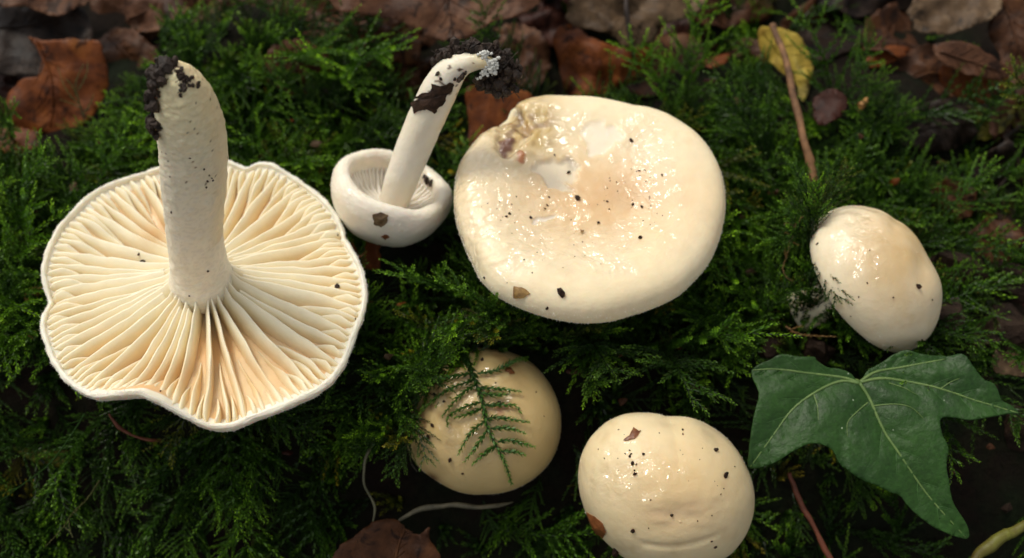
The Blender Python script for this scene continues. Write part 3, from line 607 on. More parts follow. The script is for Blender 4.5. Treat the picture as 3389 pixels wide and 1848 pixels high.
def dead_mat(name, c1, c2, c3, gloss=0.5):
    m, t, b = newmat(name); n1 = tex(t, 110, 6, 0.6, 0.6); n2 = tex(t, 420, 5, 0.6)
    c = ramp(t, n1.outputs[0], [(0.3, c1), (0.52, c2), (0.72, c3)])
    c = mixrgb(t, 0.5, c, ramp(t, n2.outputs[0], [(0.3, 0.35), (0.65, 1.1)]), 'MULTIPLY')
    n3 = tex(t, 260, 3, 0.5, 1.2); c = mixrgb(t, ramp(t, n3.outputs[0], [(0.56, 0.0), (0.64, 0.75)]), c, tuple(0.25 * q for q in c1))
    t.links.new(c, b.inputs['Base Color']); b.inputs['Roughness'].default_value = gloss; b.inputs['Specular IOR Level'].default_value = 0.16
    bump(t, b, n2.outputs[0], 0.5, 0.0008)
    return m
BROWN = dead_mat('dead_leaf_brown', (0.02, 0.007, 0.003), (0.07, 0.026, 0.009), (0.13, 0.056, 0.021))
PINK = dead_mat('dead_leaf_pinkbrown', (0.03, 0.011, 0.005), (0.095, 0.040, 0.019), (0.165, 0.082, 0.043))
DARK = dead_mat('dead_leaf_dark', (0.007, 0.004, 0.003), (0.02, 0.012, 0.008), (0.045, 0.028, 0.019))
RUST = dead_mat('dead_leaf_rust', (0.045, 0.010, 0.003), (0.15, 0.040, 0.007), (0.25, 0.085, 0.016))
TANL = dead_mat('dead_leaf_tan', (0.035, 0.02, 0.010), (0.11, 0.068, 0.036), (0.21, 0.145, 0.083))
YEL = dead_mat('dead_leaf_yellow', (0.22, 0.13, 0.015), (0.42, 0.31, 0.05), (0.52, 0.43, 0.17))
YG = dead_mat('dead_leaf_yellowgreen', (0.04, 0.035, 0.006), (0.11, 0.10, 0.012), (0.17, 0.19, 0.025))
DIM = dead_mat('dead_leaf_redbrown', (0.018, 0.005, 0.003), (0.045, 0.013, 0.007), (0.075, 0.025, 0.012))
def dead(label, outline, mat, anchor, n, amp=0.25, freq=0.5, seed=1, ribs=(), jag=0.06, name='dead_leaf', cat='leaf', group='dead leaves on the forest floor', lift=0.12, curl=0.0, fold=None, absz=None):
    g = at_z(*anchor, 0.3); p0 = at_z(anchor[0], anchor[1], gz(g[0], g[1]) + lift if absz is None else absz)
    def zf(x, y):
        z = amp * nz(x + seed * 3.3, y, seed * 1.7, freq) + 0.4 * amp * nz(x, y + seed, 4.0, freq * 3.2) + 0.12 * amp * nz(x, y + seed, 9.0, freq * 9) + 0.5 * amp * abs(nz(x - seed, y, 2.0, freq * 2.1)) - curl * (x * x + y * y)
        if fold: z += fold * abs(y + 0.2 * x)
        return z
    V, F, fr = leaf_mesh(outline, p0, n, zf, 0.12, jag, seed)
    o = build(name, V, F, mat, label=label, cat=cat, group=group); solid(o, 0.016)
    P0, nn, e1, e2 = fr
    side = []
    for rb in ribs:
        B_ = catmull(rb, 9); ln = np.linalg.norm(B_[-1] - B_[0])
        for i in range(1, 8):
            tg = B_[i + 1] - B_[i - 1]; tg = tg / np.linalg.norm(tg); sl = ln * 0.34 * math.sin(math.pi * (i + 0.7) / 9.5)
            for sg in (-1, 1):
                dr_ = tg * 0.72 + sg * np.array([-tg[1], tg[0]]) * 0.7; q = B_[i] + dr_ * sl
                while sl > 8 and not inside(outline, q[0], q[1]): sl *= 0.8; q = B_[i] + dr_ * sl
                if sl > 15: side.append([B_[i], (B_[i] + q) / 2 + tg * sl * 0.05, q])
    for sv in side:
        pts = []
        for x, y in catmull(sv, 7):
            q = at_plane(x, y, P0, nn) - P0; u, v = q @ e1, q @ e2; pts.append(P0 + u * e1 + v * e2 + (zf(u, v) + 0.01) * nn)
        tv, tf = tube(pts, np.linspace(0.022, 0.008, 7), 5); build('vein', tv, tf, mat, o)
    for rb in ribs:
        pts = []
        for x, y in catmull(rb, 14):
            q = at_plane(x, y, P0, nn) - P0; u, v = q @ e1, q @ e2; pts.append(P0 + u * e1 + v * e2 + (zf(u, v) + 0.02) * nn)
        tv, tf = tube(pts, np.linspace(0.045, 0.02, 14), 6); build('vein', tv, tf, mat, o)
    return o
UPN = A(0, 0, 1)
dead('large pinkish brown dead leaf overhanging the dark hollow', [(1080,-30),(1120,40),(1230,52),(1330,65),(1400,112),(1490,132),(1560,128),(1640,82),(1700,75),(1760,40),(1810,-20),(1840,-160),(1600,-260),(1250,-240),(1060,-140)], PINK, (1450, 0), unit(A(0, -0.45, 0.9)), 0.35, 0.45, 3, [[(1450, -200), (1470, -60), (1500, 120)]], 0.05, absz=2.6)
dead('dark grey brown leaf with a pale edge lying over other leaves', [(-120,-60),(0,28),(100,36),(190,62),(240,40),(300,-10),(240,-120),(40,-160)], PINK, (120, 0), unit(A(0.2, -0.3, 0.9)), 0.25, 0.5, 4, [], 0.03, absz=1.9)
dead('nearly black dead leaf under the pale-edged leaf', [(-120,30),(0,20),(180,50),(280,40),(300,140),(180,250),(60,250),(-120,220)], DARK, (100, 120), unit(A(0.1, -0.2, 1)), 0.3, 0.6, 5, [[(0, 100), (120, 85), (230, 30)]], 0.05, absz=1.3)
dead('orange brown torn leaf standing behind the upturned mushroom', [(100,128),(150,136),(240,132),(330,142),(352,190),(360,260),(330,350),(260,430),(150,450),(60,430),(30,330),(70,270),(140,250),(150,190)], RUST, (220, 300), unit(A(0.05, -0.6, 0.8)), 0.3, 0.5, 6, [[(120, 135), (180, 280), (170, 420)]], 0.05, absz=1.1)
dead('bright rust leaf scrap at the edge of the moss', [(-60,440),(60,425),(130,450),(125,500),(50,510),(-60,490)], RUST, (30, 465), unit(A(0, -0.3, 1)), 0.15, 0.8, 7, [], 0.05, lift=0.6)
dead('dark brown leaf in the shade at the far corner', [(300,-40),(480,-60),(640,-40),(700,60),(600,120),(430,130),(330,60)], BROWN, (480, 30), UPN, 0.3, 0.5, 8, [], 0.08, lift=0.1)
dead('crumpled purple brown leaf beneath the large overhanging leaf', [(1110,60),(1180,80),(1250,70),(1330,110),(1400,150),(1380,220),(1300,200),(1220,190),(1150,140)], BROWN, (1250, 130), unit(A(-0.2, -0.5, .8)), 0.4, 0.8, 9, [[(1130, 70), (1250, 130), (1370, 190)]], 0.07, absz=1.2)
dead('upright pinkish scrap of leaf beside the slanting stem', [(1190,150),(1250,140),(1270,220),(1240,300),(1190,260),(1170,200)], PINK, (1220, 220), unit(A(0.3, -0.7, .6)), 0.25, 0.9, 10, [], 0.06, lift=0.5)
dead('folded brown leaf scrap behind the slanting stem', [(1290,210),(1380,150),(1390,250),(1360,330),(1260,350),(1180,320),(1220,270)], BROWN, (1300, 260), unit(A(-0.3, -0.6, .7)), 0.3, 0.8, 11, [[(1200, 330), (1290, 270), (1380, 170)]], 0.07, lift=0.4)
dead('rust red leaf wedged between slanting stem and wide cap', [(1545,290),(1640,300),(1750,305),(1760,360),(1660,440),(1600,520),(1555,500),(1550,400)], RUST, (1640, 380), unit(A(0.1, -0.5, 0.85)), 0.15, 0.6, 12, [], 0.03, lift=0.9)
dead('pale tan crumpled leaf behind the dark hollow', [(1880,10),(1960,-60),(2150,-80),(2300,-40),(2330,20),(2250,70),(2190,90),(2150,140),(2080,160),(2000,110),(1900,80)], TANL, (2080, 50), unit(A(0.1, -0.5, .8)), 0.45, 0.8, 13, [[(2075, -60), (2078, 60), (2090, 150)]], 0.08, absz=1.7)
dead('curled rust brown leaf in front of the pale tan leaf', [(1830,110),(1900,80),(1960,130),(2050,160),(2120,140),(2170,180),(2120,250),(2000,320),(1880,310),(1850,220)], RUST, (1980, 220), unit(A(0.1, -0.6, 0.7)), 0.5, 0.7, 14, [[(1880, 100), (1890, 200), (1950, 300)]], 0.05, absz=0.9)
dead('dark brown leaf lying behind the wide cap', [(2100,150),(2250,110),(2330,160),(2290,260),(2180,330),(2080,300)], BROWN, (2200, 220), unit(A(0, -0.3, 1)), 0.3, 0.6, 15, [], 0.06, lift=0.15)
yl = dead('yellow leaf with pale underside pierced by a brown twig', [(2508,100),(2560,96),(2600,108),(2650,140),(2682,200),(2685,260),(2662,330),(2645,338),(2630,275),(2592,250),(2556,215),(2520,165)], YEL, (2600, 200), unit(A(0.1, -0.45, 0.85)), 0.2, 0.9, 16, [[(2520, 105), (2590, 200), (2650, 320)]], 0.03, lift=0.75, fold=0.18)
dead('small dark red leaf cupped among the moss', [(2690,330),(2735,298),(2785,312),(2800,360),(2760,405),(2705,418)], DIM, (2745, 360), unit(A(-0.2, -0.4, .9)), 0.2, 1.0, 17, [], 0.03, lift=0.75)
dead('curled dead leaf with pale pink upper side on the dark soil', [(3095,150),(3180,140),(3260,180),(3335,228),(3325,262),(3260,262),(3170,235),(3110,200)], PINK, (3210, 200), unit(A(0.05, -0.5, .85)), 0.2, 0.6, 18, [[(3110, 170), (3220, 210), (3320, 245)]], 0.04, absz=1.8)
dead('orange dead leaf tucked below the curled pink leaf', [(3120,215),(3230,240),(3330,250),(3325,310),(3250,345),(3150,310),(3110,260)], RUST, (3220, 280), unit(A(0.05, -0.7, .7)), 0.2, 0.7, 19, [], 0.04, absz=1.2)
dead('yellow green leaf blade fading to brown on the soil', [(3120,390),(3180,352),(3290,360),(3330,320),(3358,350),(3350,400),(3290,455),(3220,465),(3130,452)], YG, (3230, 410), unit(A(0, -0.25, 1)), 0.15, 0.7, 20, [[(3140, 430), (3240, 400), (3340, 350)]], 0.05, lift=0.2)
dead('greyish tan crumpled leaf on the far right heap', [(3000,40),(3080,-40),(3250,-60),(3300,20),(3260,80),(3150,120),(3040,110)], TANL, (3150, 30), unit(A(0, -0.4, 0.9)), 0.4, 0.8, 21, [], 0.1, absz=1.6)
dead('light brown leaf leaning at the far right edge', [(3270,90),(3340,-20),(3460,-40),(3480,330),(3380,340),(3330,240),(3300,160)], BROWN, (3380, 150), unit(A(-0.3, -0.4, 0.85)), 0.3, 0.6, 22, [[(3320, 0), (3370, 160), (3400, 330)]], 0.05, absz=1.4)
dead('slate dark wet leaf lying behind the twig', [(2620,130),(2760,60),(2900,40),(2900,110),(2790,180),(2690,210)], DARK, (2770, 120), UPN, 0.2, 0.6, 23, [], 0.05, lift=0.25)
dead('small orange leaf scrap in the moss left of the twig', [(2330,200),(2410,180),(2400,210),(2350,225)], RUST, (2370, 203), UPN, 0.05, 1, 24, [], 0.02, lift=0.5)
dead('long rust leaf scrap resting on moss before the dark leaf', [(2870,190),(2940,155),(3010,165),(2970,200),(2885,225)], RUST, (2930, 190), unit(A(0, -0.3, 1)), 0.1, 0.8, 25, [], 0.03, lift=0.55)
dead('brown dead leaf with upturned torn rim under the pale root', [(1105,1870),(1125,1805),(1170,1775),(1215,1740),(1265,1715),(1310,1722),(1345,1750),(1385,1770),(1420,1745),(1425,1790),(1455,1870),(1280,1960)], BROWN, (1290, 1790), unit(A(0.1, -0.5, .85)), 0.3, 0.7, 26, [[(1300, 1880), (1320, 1800), (1340, 1755)]], 0.04, absz=-0.9)
dead('torn red brown leaf scrap beneath the cup-capped mushroom', [(1160,800),(1195,845),(1215,800),(1240,785),(1285,798),(1262,822),(1255,890),(1215,893),(1180,870)], RUST, (1220, 840), unit(A(0, -0.6, .8)), 0.2, 1.2, 27, [], 0.06, absz=1.15)
dead('narrow yellow leaf lying flat in the shaded moss', [(50,1482),(130,1488),(245,1495),(240,1525),(195,1548),(110,1528)], YG, (150, 1510), unit(A(0, -0.5, 1)), 0.08, 0.8, 28, [], 0.04, lift=0.45)
dead('dim red brown leaf sunk in the front moss', [(170,1640),(240,1570),(340,1600),(370,1690),(300,1780),(200,1760)], DIM, (270, 1680), unit(A(0, -0.6, 1)), 0.2, 0.7, 29, [], 0.05, lift=0.3)
dead('grey pointed leaf at the foot of the dry moss strand', [(120,1850),(150,1800),(195,1760),(205,1800),(180,1870)], DARK, (165, 1815), unit(A(0, -0.5, 1)), 0.1, 0.8, 30, [], 0.03, lift=0.5)
dead('dull brown leaf lying on the soil right of the ivy leaf', [(3190,1420),(3300,1400),(3420,1440),(3440,1600),(3320,1640),(3220,1560)], DARK, (3310, 1520), unit(A(0, -0.4, 1)), 0.2, 0.7, 31, [[(3200, 1440), (3300, 1520), (3400, 1620)]], 0.08, lift=0.1)
dead('tan flake of leaf on the soil near the ivy tip', [(3285,1170),(3340,1150),(3420,1165),(3420,1235),(3340,1245),(3290,1225)], TANL, (3350, 1200), unit(A(0, -0.4, 1)), 0.1, 0.9, 32, [], 0.05, lift=0.2)
# filler litter, half hidden, beyond the moss
R = random.Random(21)
for k, (x, y, s) in enumerate([(560,-60,1.3),(820,-90,1.5),(980,60,1.1),(2020,-160,1.6),(2480,-60,1.4),(3050,260,0.9),(3340,560,1.0),(3250,830,0.8),(-120,260,1.3),(3120,680,0.7),(980,230,0.8),(2440,60,1.0),(700,30,0.9),(3420,1000,.9),(1500,260,0.9),(1380,60,1.2),(2900,-60,1.4),(420,60,0.8),(60,330,0.8),(420,180,0.7),(1040,120,0.8),(1130,300,0.7),(1700,190,0.9),(2250,40,0.8),(2420,190,0.7),(2960,120,0.8),(3080,430,0.8),(3380,430,0.9),(1800,40,0.8),(700,-20,0.8),(2760,30,.9)]):
    n = 9; rr = s / 0.0061; ph = R.uniform(0, 6); out = []
    for i in range(n):
        q = 2 * math.pi * i / n; r = rr * (0.75 + 0.35 * math.cos(q - ph) ** 2 + R.uniform(-.12, .12)); out.append((x + r * math.cos(q), y - 0.72 * r * math.sin(q)))
    dead('dull brown leaf half sunk in the litter heap', out, [BROWN, DARK, PINK, DIM, BROWN][k % 5], (x, y), unit(A(R.uniform(-.6, .6), R.uniform(-.8, .1), 0.85)), 0.55, 0.75, 50 + k, [[(x - rr * math.cos(ph), y + .72 * rr * math.sin(ph)), (x, y), (x + rr * math.cos(ph), y - .72 * rr * math.sin(ph))]], 0.1, group='half-sunk litter leaves', lift=0.12)

# ------------------------------------------------------------------ ivy leaf
IVY = [(2843,1266),(2815,1240),(2780,1224),(2740,1220),(2700,1200),(2688,1188),(2640,1190),(2585,1182),(2545,1198),(2486,1230),(2500,1290),(2505,1320),(2488,1400),(2478,1480),(2484,1546),(2560,1535),(2620,1500),(2680,1476),(2740,1490),(2780,1540),(2830,1580),(2900,1610),(2950,1630),(2980,1640),(3010,1672),(3070,1720),(3140,1755),(3222,1775),(3216,1735),(3160,1660),(3140,1590),(3128,1540),(3132,1490),(3110,1440),(3107,1392),(3150,1388),(3200,1396),(3270,1385),(3330,1372),(3374,1368),(3345,1345),(3310,1325),(3285,1280),(3250,1262),(3215,1225),(3182,1180),(3130,1182),(3060,1178),(3000,1163),(2965,1172),(2920,1200),(2870,1230)]
VEINS = [[(2843,1270),(2780,1250),(2650,1238),(2560,1228),(2490,1230)], [(2843,1272),(2780,1264),(2700,1300),(2620,1360),(2560,1440),(2486,1542)], [(2843,1270),(2875,1320),(2920,1420),(2965,1490),(3040,1590),(3110,1670),(3215,1770)], [(2845,1268),(2920,1254),(3020,1268),(3130,1296),(3250,1335),(3368,1368)], [(2845,1266),(2900,1232),(3000,1214),(3125,1192)],
         [(2870,1335),(2830,1370),(2800,1405),(2800,1450)], [(2890,1345),(2960,1343),(3010,1355),(3050,1390)], [(3110,1290),(3140,1270),(3170,1258)], [(2690,1310),(2700,1350),(2702,1400)], [(2940,1270),(2985,1285),(3030,1310)]]
for mv_ in [np.array(catmull(q, 13)) for q in VEINS[:5]]:
    for i in (4, 6, 8, 10):
        for sg in (-1, 1):
            tg = mv_[i + 1] - mv_[i - 1]; tg = tg / np.linalg.norm(tg); sl = 105 - 6 * i; dr_ = tg * 0.75 + sg * np.array([-tg[1], tg[0]]) * 0.66
            while sl > 8 and not inside(IVY, *(mv_[i] + dr_ * sl * 1.25)): sl *= 0.8
            if sl > 22: VEINS.append([mv_[i], mv_[i] + dr_ * sl * 0.5 + tg * 4, mv_[i] + dr_ * sl + tg * 14])
pi0 = at_z(2843, 1330, 1.25); ni = unit(A(-0.08, -0.28, 1))
e1i = unit(RT - ni * np.dot(RT, ni)); e2i = np.cross(ni, e1i)
def ivuv(x, y): q = at_plane(x, y, pi0, ni) - pi0; return A(q @ e1i, q @ e2i)
VUV = [np.array([ivuv(x, y) for x, y in catmull(v, 24)]) for v in VEINS]
MAINV = np.concatenate(VUV[:5]); ALLV = np.concatenate(VUV)
TIP = ivuv(3222, 1775); LL = ivuv(2484, 1546); RTIP = ivuv(3374, 1368)
def ivz(u, v):
    p = A(u, v); d = np.sqrt(((ALLV - p) ** 2).sum(1).min()); dm = np.sqrt(((MAINV - p) ** 2).sum(1).min())
    z = 0.13 * (1 - math.exp(-(dm / 0.35) ** 1.5)) + 0.03 * (1 - math.exp(-d / 0.08))
    fwd = max(0.0, -v - 0.75); z -= 0.16 * fwd ** 1.6                        # centre lobe bends down
    if u < -0.4: z += 0.10 * math.sin(max(0, (-u - 0.4)) * 1.5) - 0.10 * max(0, -v - 0.2) ** 2
    return z + 0.05 * nz(u, v, 2.0, 1.3) + 0.015 * nz(u, v, 7.0, 4.0)
mi, t, b = newmat('ivy_leaf_green'); n1 = tex(t, 90, 4); n2 = tex(t, 500, 5, 0.6); vo = tex(t, 620, kind='ShaderNodeTexVoronoi')
c = ramp(t, n1.outputs[0], [(0.3, (0.010, 0.038, 0.004)), (0.7, (0.020, 0.066, 0.006))])
n3 = tex(t, 60, 3); br = ramp(t, n3.outputs[0], [(0.60, 0.0), (0.75, 0.5)]); c = mixrgb(t, br, c, (0.022, 0.036, 0.010))
n4 = tex(t, 150, 2); spk = math_(t, 'MULTIPLY', ramp(t, vo.outputs['Distance'], [(0.07, 1.0), (0.12, 0.0)]), ramp(t, n4.outputs[0], [(0.57, 0.0), (0.64, 1.0)]))
vn = tex(t, 480, kind='ShaderNodeTexVoronoi'); vn.feature = 'DISTANCE_TO_EDGE'; net = ramp(t, vn.outputs[0], [(0.0, 1.0), (0.09, 0.0)])
c = mixrgb(t, math_(t, 'MULTIPLY', net, 0.13), c, (0.03, 0.10, 0.02)); mot = tex(t, 900, 3, 0.7); c = mixrgb(t, 0.55, c, ramp(t, mot.outputs[0], [(0.3, 0.5), (0.7, 1.25)]), 'MULTIPLY')
c = mixrgb(t, spk, c, (0.34, 0.40, 0.28)); t.links.new(c, b.inputs['Base Color']); b.inputs['Roughness'].default_value = 0.45; b.inputs['Specular IOR Level'].default_value = 0.3
rr_ = N(t, 'ShaderNodeMapRange'); rr_.inputs['To Min'].default_value = 0.34; rr_.inputs['To Max'].default_value = 0.62; t.links.new(n1.outputs[0], rr_.inputs['Value']); t.links.new(rr_.outputs[0], b.inputs['Roughness'])
pb = bump(t, b, n2.outputs[0], 0.4, 0.0009); bump(t, b, vn.outputs[0], 0.25, 0.0004, pb)
mv2 = simple('ivy_side_vein', (0.022, 0.07, 0.012), (0.04, 0.11, 0.02), 0.5, 400, 0.2, 0.0003)
mv = simple('ivy_vein', (0.07, 0.13, 0.03), (0.14, 0.21, 0.06), 0.5, 400, 0.2, 0.0003)
iv = thing('ivy_leaf', 'dark green five-lobed ivy leaf with pale veins and white specks', 'leaf', at_z(2843, 1330, 0.2))
V, F, _ = leaf_mesh(IVY, pi0, ni, ivz, 0.07, 0.012, 3, True, np.concatenate([ALLV] + [q + A(0.03, 0.02) for q in VUV]))
solid(build('blade', V, F, mi, iv), 0.035)
for k, vv in enumerate(VUV):
    pts = [pi0 + u * e1i + v * e2i + (ivz(u, v) + (0.028 if k < 10 else 0.021)) * ni for u, v in vv]
    tv, tf = tube(pts, np.linspace(0.034 if k < 5 else (0.014 if k < 10 else 0.009), 0.012 if k < 5 else 0.004, len(pts)), 6); build('vein', tv, tf, mv if k < 10 else mv2, iv)
jn = pi0 + VUV[2][0][0] * e1i + VUV[2][0][1] * e2i
tv, tf = tube(catmull([jn - ni * 0.02, jn + A(0.05, 0.25, -0.35), jn + A(0.2, 0.7, -1.3), jn + A(0.3, 1.0, -2.6)], 16), 0.06, 10); build('petiole', tv, tf, mv, iv)
OCC.append((IVY, pxcm(pi0)))

# ------------------------------------------------------------------ twigs, roots, stalks
def stick(name, label, cat, pts, mat, rad, n=30, wob=0.02, extra=None):
    n = 60; P = catmull([at_z(x, y, z) for x, y, z in pts], n); r_ = np.interp(np.linspace(0, 1, n), np.linspace(0, 1, len(rad)), rad)
    r_ = np.array([q * (1 + 0.07 * nz(i * 0.4, pts[0][0] * .1) + 0.5 * max(0, nz(i * 0.31, 5.0, pts[0][0] * .1) - 0.42)) for i, q in enumerate(r_)])
    P = P + np.array([[q * 0.45 * nz(i * 0.11, 3.0 + k * 7, pts[0][1] * .1) for k in range(3)] for i, q in enumerate(r_)]); r_[0] *= 0.6
    v, f = tube(P, r_, 12, True, wob)
    return build(name, v, f, mat, label=label, cat=cat)
stick('twig', 'slender brown twig lying across the yellow leaf', 'twig', [(2556, 80, 2.0), (2600, 200, 1.95), (2640, 380, 1.7), (2668, 490, 1.5), (2697, 605, 1.1)], M_TWIG, [0.08, 0.075, 0.085, 0.09, 0.11])
stick('twig', 'thin red brown twig under the ivy leaf', 'twig', [(2610, 1565, 0.0), (2640, 1640, -0.2), (2690, 1740, -0.5), (2760, 1870, -0.9)], M_RED, [0.05, 0.055, 0.052, 0.05])
stick('root', 'pale curved root lying below the frond-covered cap', 'root', [(1320, 1725, -0.9), (1380, 1690, -0.75), (1480, 1672, -0.7), (1600, 1678, -0.75), (1700, 1662, -0.9)], M_PALE, [0.02, 0.05, 0.055, 0.045, 0.02])
stick('stalk', 'broken yellow green plant stalk at the front corner', 'stalk', [(3200, 1880, -0.7), (3270, 1810, -0.5), (3340, 1765, -0.4), (3430, 1730, -0.4)], simple('green_stalk', (0.06, 0.03, 0.008), (0.17, 0.19, 0.02), 0.55, 120), [0.09, 0.12, 0.11, 0.08], wob=0.04)
stick('twig', 'long dry reddish stem trailing under the upturned mushroom', 'twig', [(360, 1370, 0.9), (400, 1420, 0.6), (470, 1452, 0.4), (540, 1460, 0.2)], M_RED, [0.025, 0.03, 0.03, 0.02])
stick('twig', 'thin dark twig standing against the pale tan leaf', 'twig', [(2072, -40, 2.6), (2076, 60, 2.2), (2092, 160, 1.6), (2100, 200, 1.0)], simple('dark_twig', (0.012, 0.008, 0.006), (0.04, 0.025, 0.018), 0.6), [0.05, 0.055, 0.05, 0.04])
stick('grass_stem', 'fine pale stem hanging beside the frond-covered cap', 'stem', [(1240, 1460, 0.2), (1210, 1520, -0.1), (1205, 1600, -0.4), (1240, 1680, -0.7), (1225, 1760, -0.9)], simple('dim_stem', (0.06, 0.06, 0.03), (0.14, 0.13, 0.07), 0.5), [0.02, 0.025, 0.025, 0.02])

# ------------------------------------------------------------------ moss
def leaflets(path, rad_leaf, every, rnd, young0=0.2, young1=1.0, ax=0.012, wleaf=0.42, up=None):
    """a shoot: thin axis clothed in small pointed leaves; returns V, F, shade"""
    path = np.asarray(path, float); seg = np.linalg.norm(np.diff(path, axis=0), axis=1); L = np.concatenate([[0], np.cumsum(seg)]); tot = L[-1]
    V, F, C = [], [], []
    T = np.gradient(path, axis=0); T /= np.linalg.norm(T, axis=1, keepdims=True) + 1e-9
    upv = A(0, 0, 1) if up is None else up
    # axis as a three-sided strip
    o = 0
    for i in range(len(path)):
        s = unit(np.cross(T[i], upv) + 1e-4); u = np.cross(s, T[i]); r = ax * (1 - 0.6 * L[i] / tot)
        V += [path[i] + s * r, path[i] - s * 0.5 * r + u * 0.87 * r, path[i] - s * 0.5 * r - u * 0.87 * r]; C += [young0 * 0.6] * 3
        if i:
            for k in range(3): F.append((3 * (i - 1) + k, 3 * (i - 1) + (k + 1) % 3, 3 * i + (k + 1) % 3, 3 * i + k))
    n = max(3, int(tot / every)); ang = rnd.uniform(0, 6)
    for k in range(n):
        d = tot * (k + 0.5) / n; i = min(np.searchsorted(L, d), len(path) - 1); j = max(i - 1, 0); f = 0 if L[i] == L[j] else (d - L[j]) / (L[i] - L[j])
        p = path[j] * (1 - f) + path[i] * f; t_ = T[i]; s = unit(np.cross(t_, upv) + 1e-4); u = np.cross(s, t_)
        for m in range(2):
            ang += 2.4; side = s * math.cos(ang) + u * math.sin(ang) * 0.8
            tap = 1 - 0.55 * (d / tot) ** 2; ll = rad_leaf * tap * rnd.uniform(0.8, 1.2); dr = unit(t_ * rnd.uniform(0.75, 1.2) + side * 0.8); ws = unit(np.cross(dr, np.cross(side, t_)) + 1e-5) if False else unit(np.cross(side, t_))
            b0 = len(V); wd = ll * wleaf * 0.5; y = young0 + (young1 - young0) * (d / tot) ** 1.5
            V += [p, p + dr * ll * 0.42 + ws * wd + side * ll * 0.05, p + dr * ll, p + dr * ll * 0.42 - ws * wd + side * ll * 0.05]
            C += [y * 0.75, y, min(1, y + 0.1), y]; F += [(b0, b0 + 1, b0 + 2), (b0, b0 + 2, b0 + 3)]
    return np.array(V), F, np.array(C)
def frond(seed, length=2.6, nb=13, blen=0.75, ang=52, rad_leaf=0.12, every=0.04, arch=0.4):
    R = random.Random(seed); parts = []; n = 12
    ph = R.uniform(-.6, .6); stem = np.array([(length * f, ph * length * f * f * 0.6, arch * math.sin(f * 2.2) - 0.3 * arch * f * f) for f in np.linspace(0, 1, n)])
    parts.append(leaflets(stem, rad_leaf * 1.1, every * 1.2, R, 0.1, 0.9, 0.02))
    for k in range(nb):
        f = 0.12 + 0.84 * k / nb; i = int(f * (n - 1)); p = stem[i] + (stem[min(i + 1, n - 1)] - stem[i]) * (f * (n - 1) - i); t_ = unit(stem[min(i + 1, n - 1)] - stem[max(i - 1, 0)])
        for sgn in (-1, 1):
            if R.random() < 0.28: continue
            a_ = math.radians(ang * R.uniform(0.55, 1.35)); s = unit(unit(np.cross(A(0, 0, 1), t_)) * sgn + A(0, 0, R.uniform(-0.35, 0.75)))
            L = blen * (math.sin(math.pi * min(1, f * 0.9 + 0.12)) ** 0.7) * R.uniform(0.4, 1.25) + 0.1
            d = t_ * math.cos(a_) + s * math.sin(a_); cu = R.uniform(-.25, .1); m = 6
            br = np.array([p + d * L * q + t_ * 0.25 * L * q * q + A(0, 0, cu * L * q * q) for q in np.linspace(0, 1, m)])
            parts.append(leaflets(br, rad_leaf * 0.85, every, R, 0.15 + 0.35 * f, 0.55 + 0.45 * f, 0.012))
    V, F, C, o = [], [], [], 0
    for v, f_, c in parts: V.append(v); C.append(c); F += [tuple(i + o for i in q) for q in f_]; o += len(v)
    return np.concatenate(V), F, np.concatenate(C)
def shoot(seed, length=1.0):
    R = random.Random(seed); parts = []
    for k in range(7):
        q = R.uniform(0, 6.28); sp_ = R.uniform(0.1, 0.5); L = length * R.uniform(0.6, 1.1)
        path = np.array([(math.cos(q) * sp_ * f * L + 0.4 * L * f, math.sin(q) * sp_ * f * L, L * (0.55 * f - 0.2 * f * f)) for f in np.linspace(0, 1, 7)])
        parts.append(leaflets(path, 0.13, 0.035, R, 0.1, 0.9, 0.014))
    V, F, C, o = [], [], [], 0
    for v, f_, c in parts: V.append(v); C.append(c); F += [tuple(i + o for i in q) for q in f_]; o += len(v)
    return np.concatenate(V), F, np.concatenate(C)
src = bpy.data.collections.new('moss_shoots')
def add_src(nm, g):
    me = bpy.data.meshes.new(nm); me.from_pydata((g[0] * CM).tolist(), [], g[1]); c = np.ones((len(g[0]), 4)); c[:, :3] = g[2][:, None]
    at = me.attributes.new('Col', 'FLOAT_COLOR', 'POINT'); at.data.foreach_set('color', c.ravel()); me.materials.append(M_MOSS)
    src.objects.link(bpy.data.objects.new(nm, me))
for k in range(6): add_src('a_frond_%d' % k, frond(100 + k, 2.4 + 0.25 * (k % 3), 12 + k % 3, 0.7 + 0.1 * (k % 2), 50 + 4 * (k % 3)))
for k in range(3): add_src('b_frond_%d' % k, frond(200 + k, 1.6, 9, 0.5, 48, 0.12, 0.05, 0.3))
for k in range(3): add_src('c_shoot_%d' % k, shoot(300 + k, 1.0))
# (px centre, radii, weight): how thickly the moss grows, read off the photograph
def moss_density(px, py):
    d = 0.75
    def g(cx, cy, rx, ry): return math.exp(-(((px - cx) / rx) ** 2 + ((py - cy) / ry) ** 2))
    if py < 330: d = 0.03
    d = max(d, 1.3 * g(790, 270, 215, 185), 0.9 * g(300, 480, 350, 110), 1.1 * g(1080, 420, 260, 140), 1.0 * g(2900, 430, 240, 130), 0.8 * g(2440, 60, 110, 110), 1.0 * g(2480, 480, 200, 130), 0.5*g(1130,200,60,50))
    if py > 1150: d *= 0.45
    if px > 2900 and py > 1150: d *= 0.2
    if px > 3050 and py > 480: d *= 0.35
    if px > 2980 and py < 480: d *= 0.2
    if 1380 < px < 2250 and py < 330: d *= 0.1
    if px < 420 and py < 420: d *= 0.12
    if 2750 < px < 3000 and 560 < py < 660: d *= 0.6
    return d
OCCP = [(np.array(p), k / (WID / PW)) for p, k in OCC]
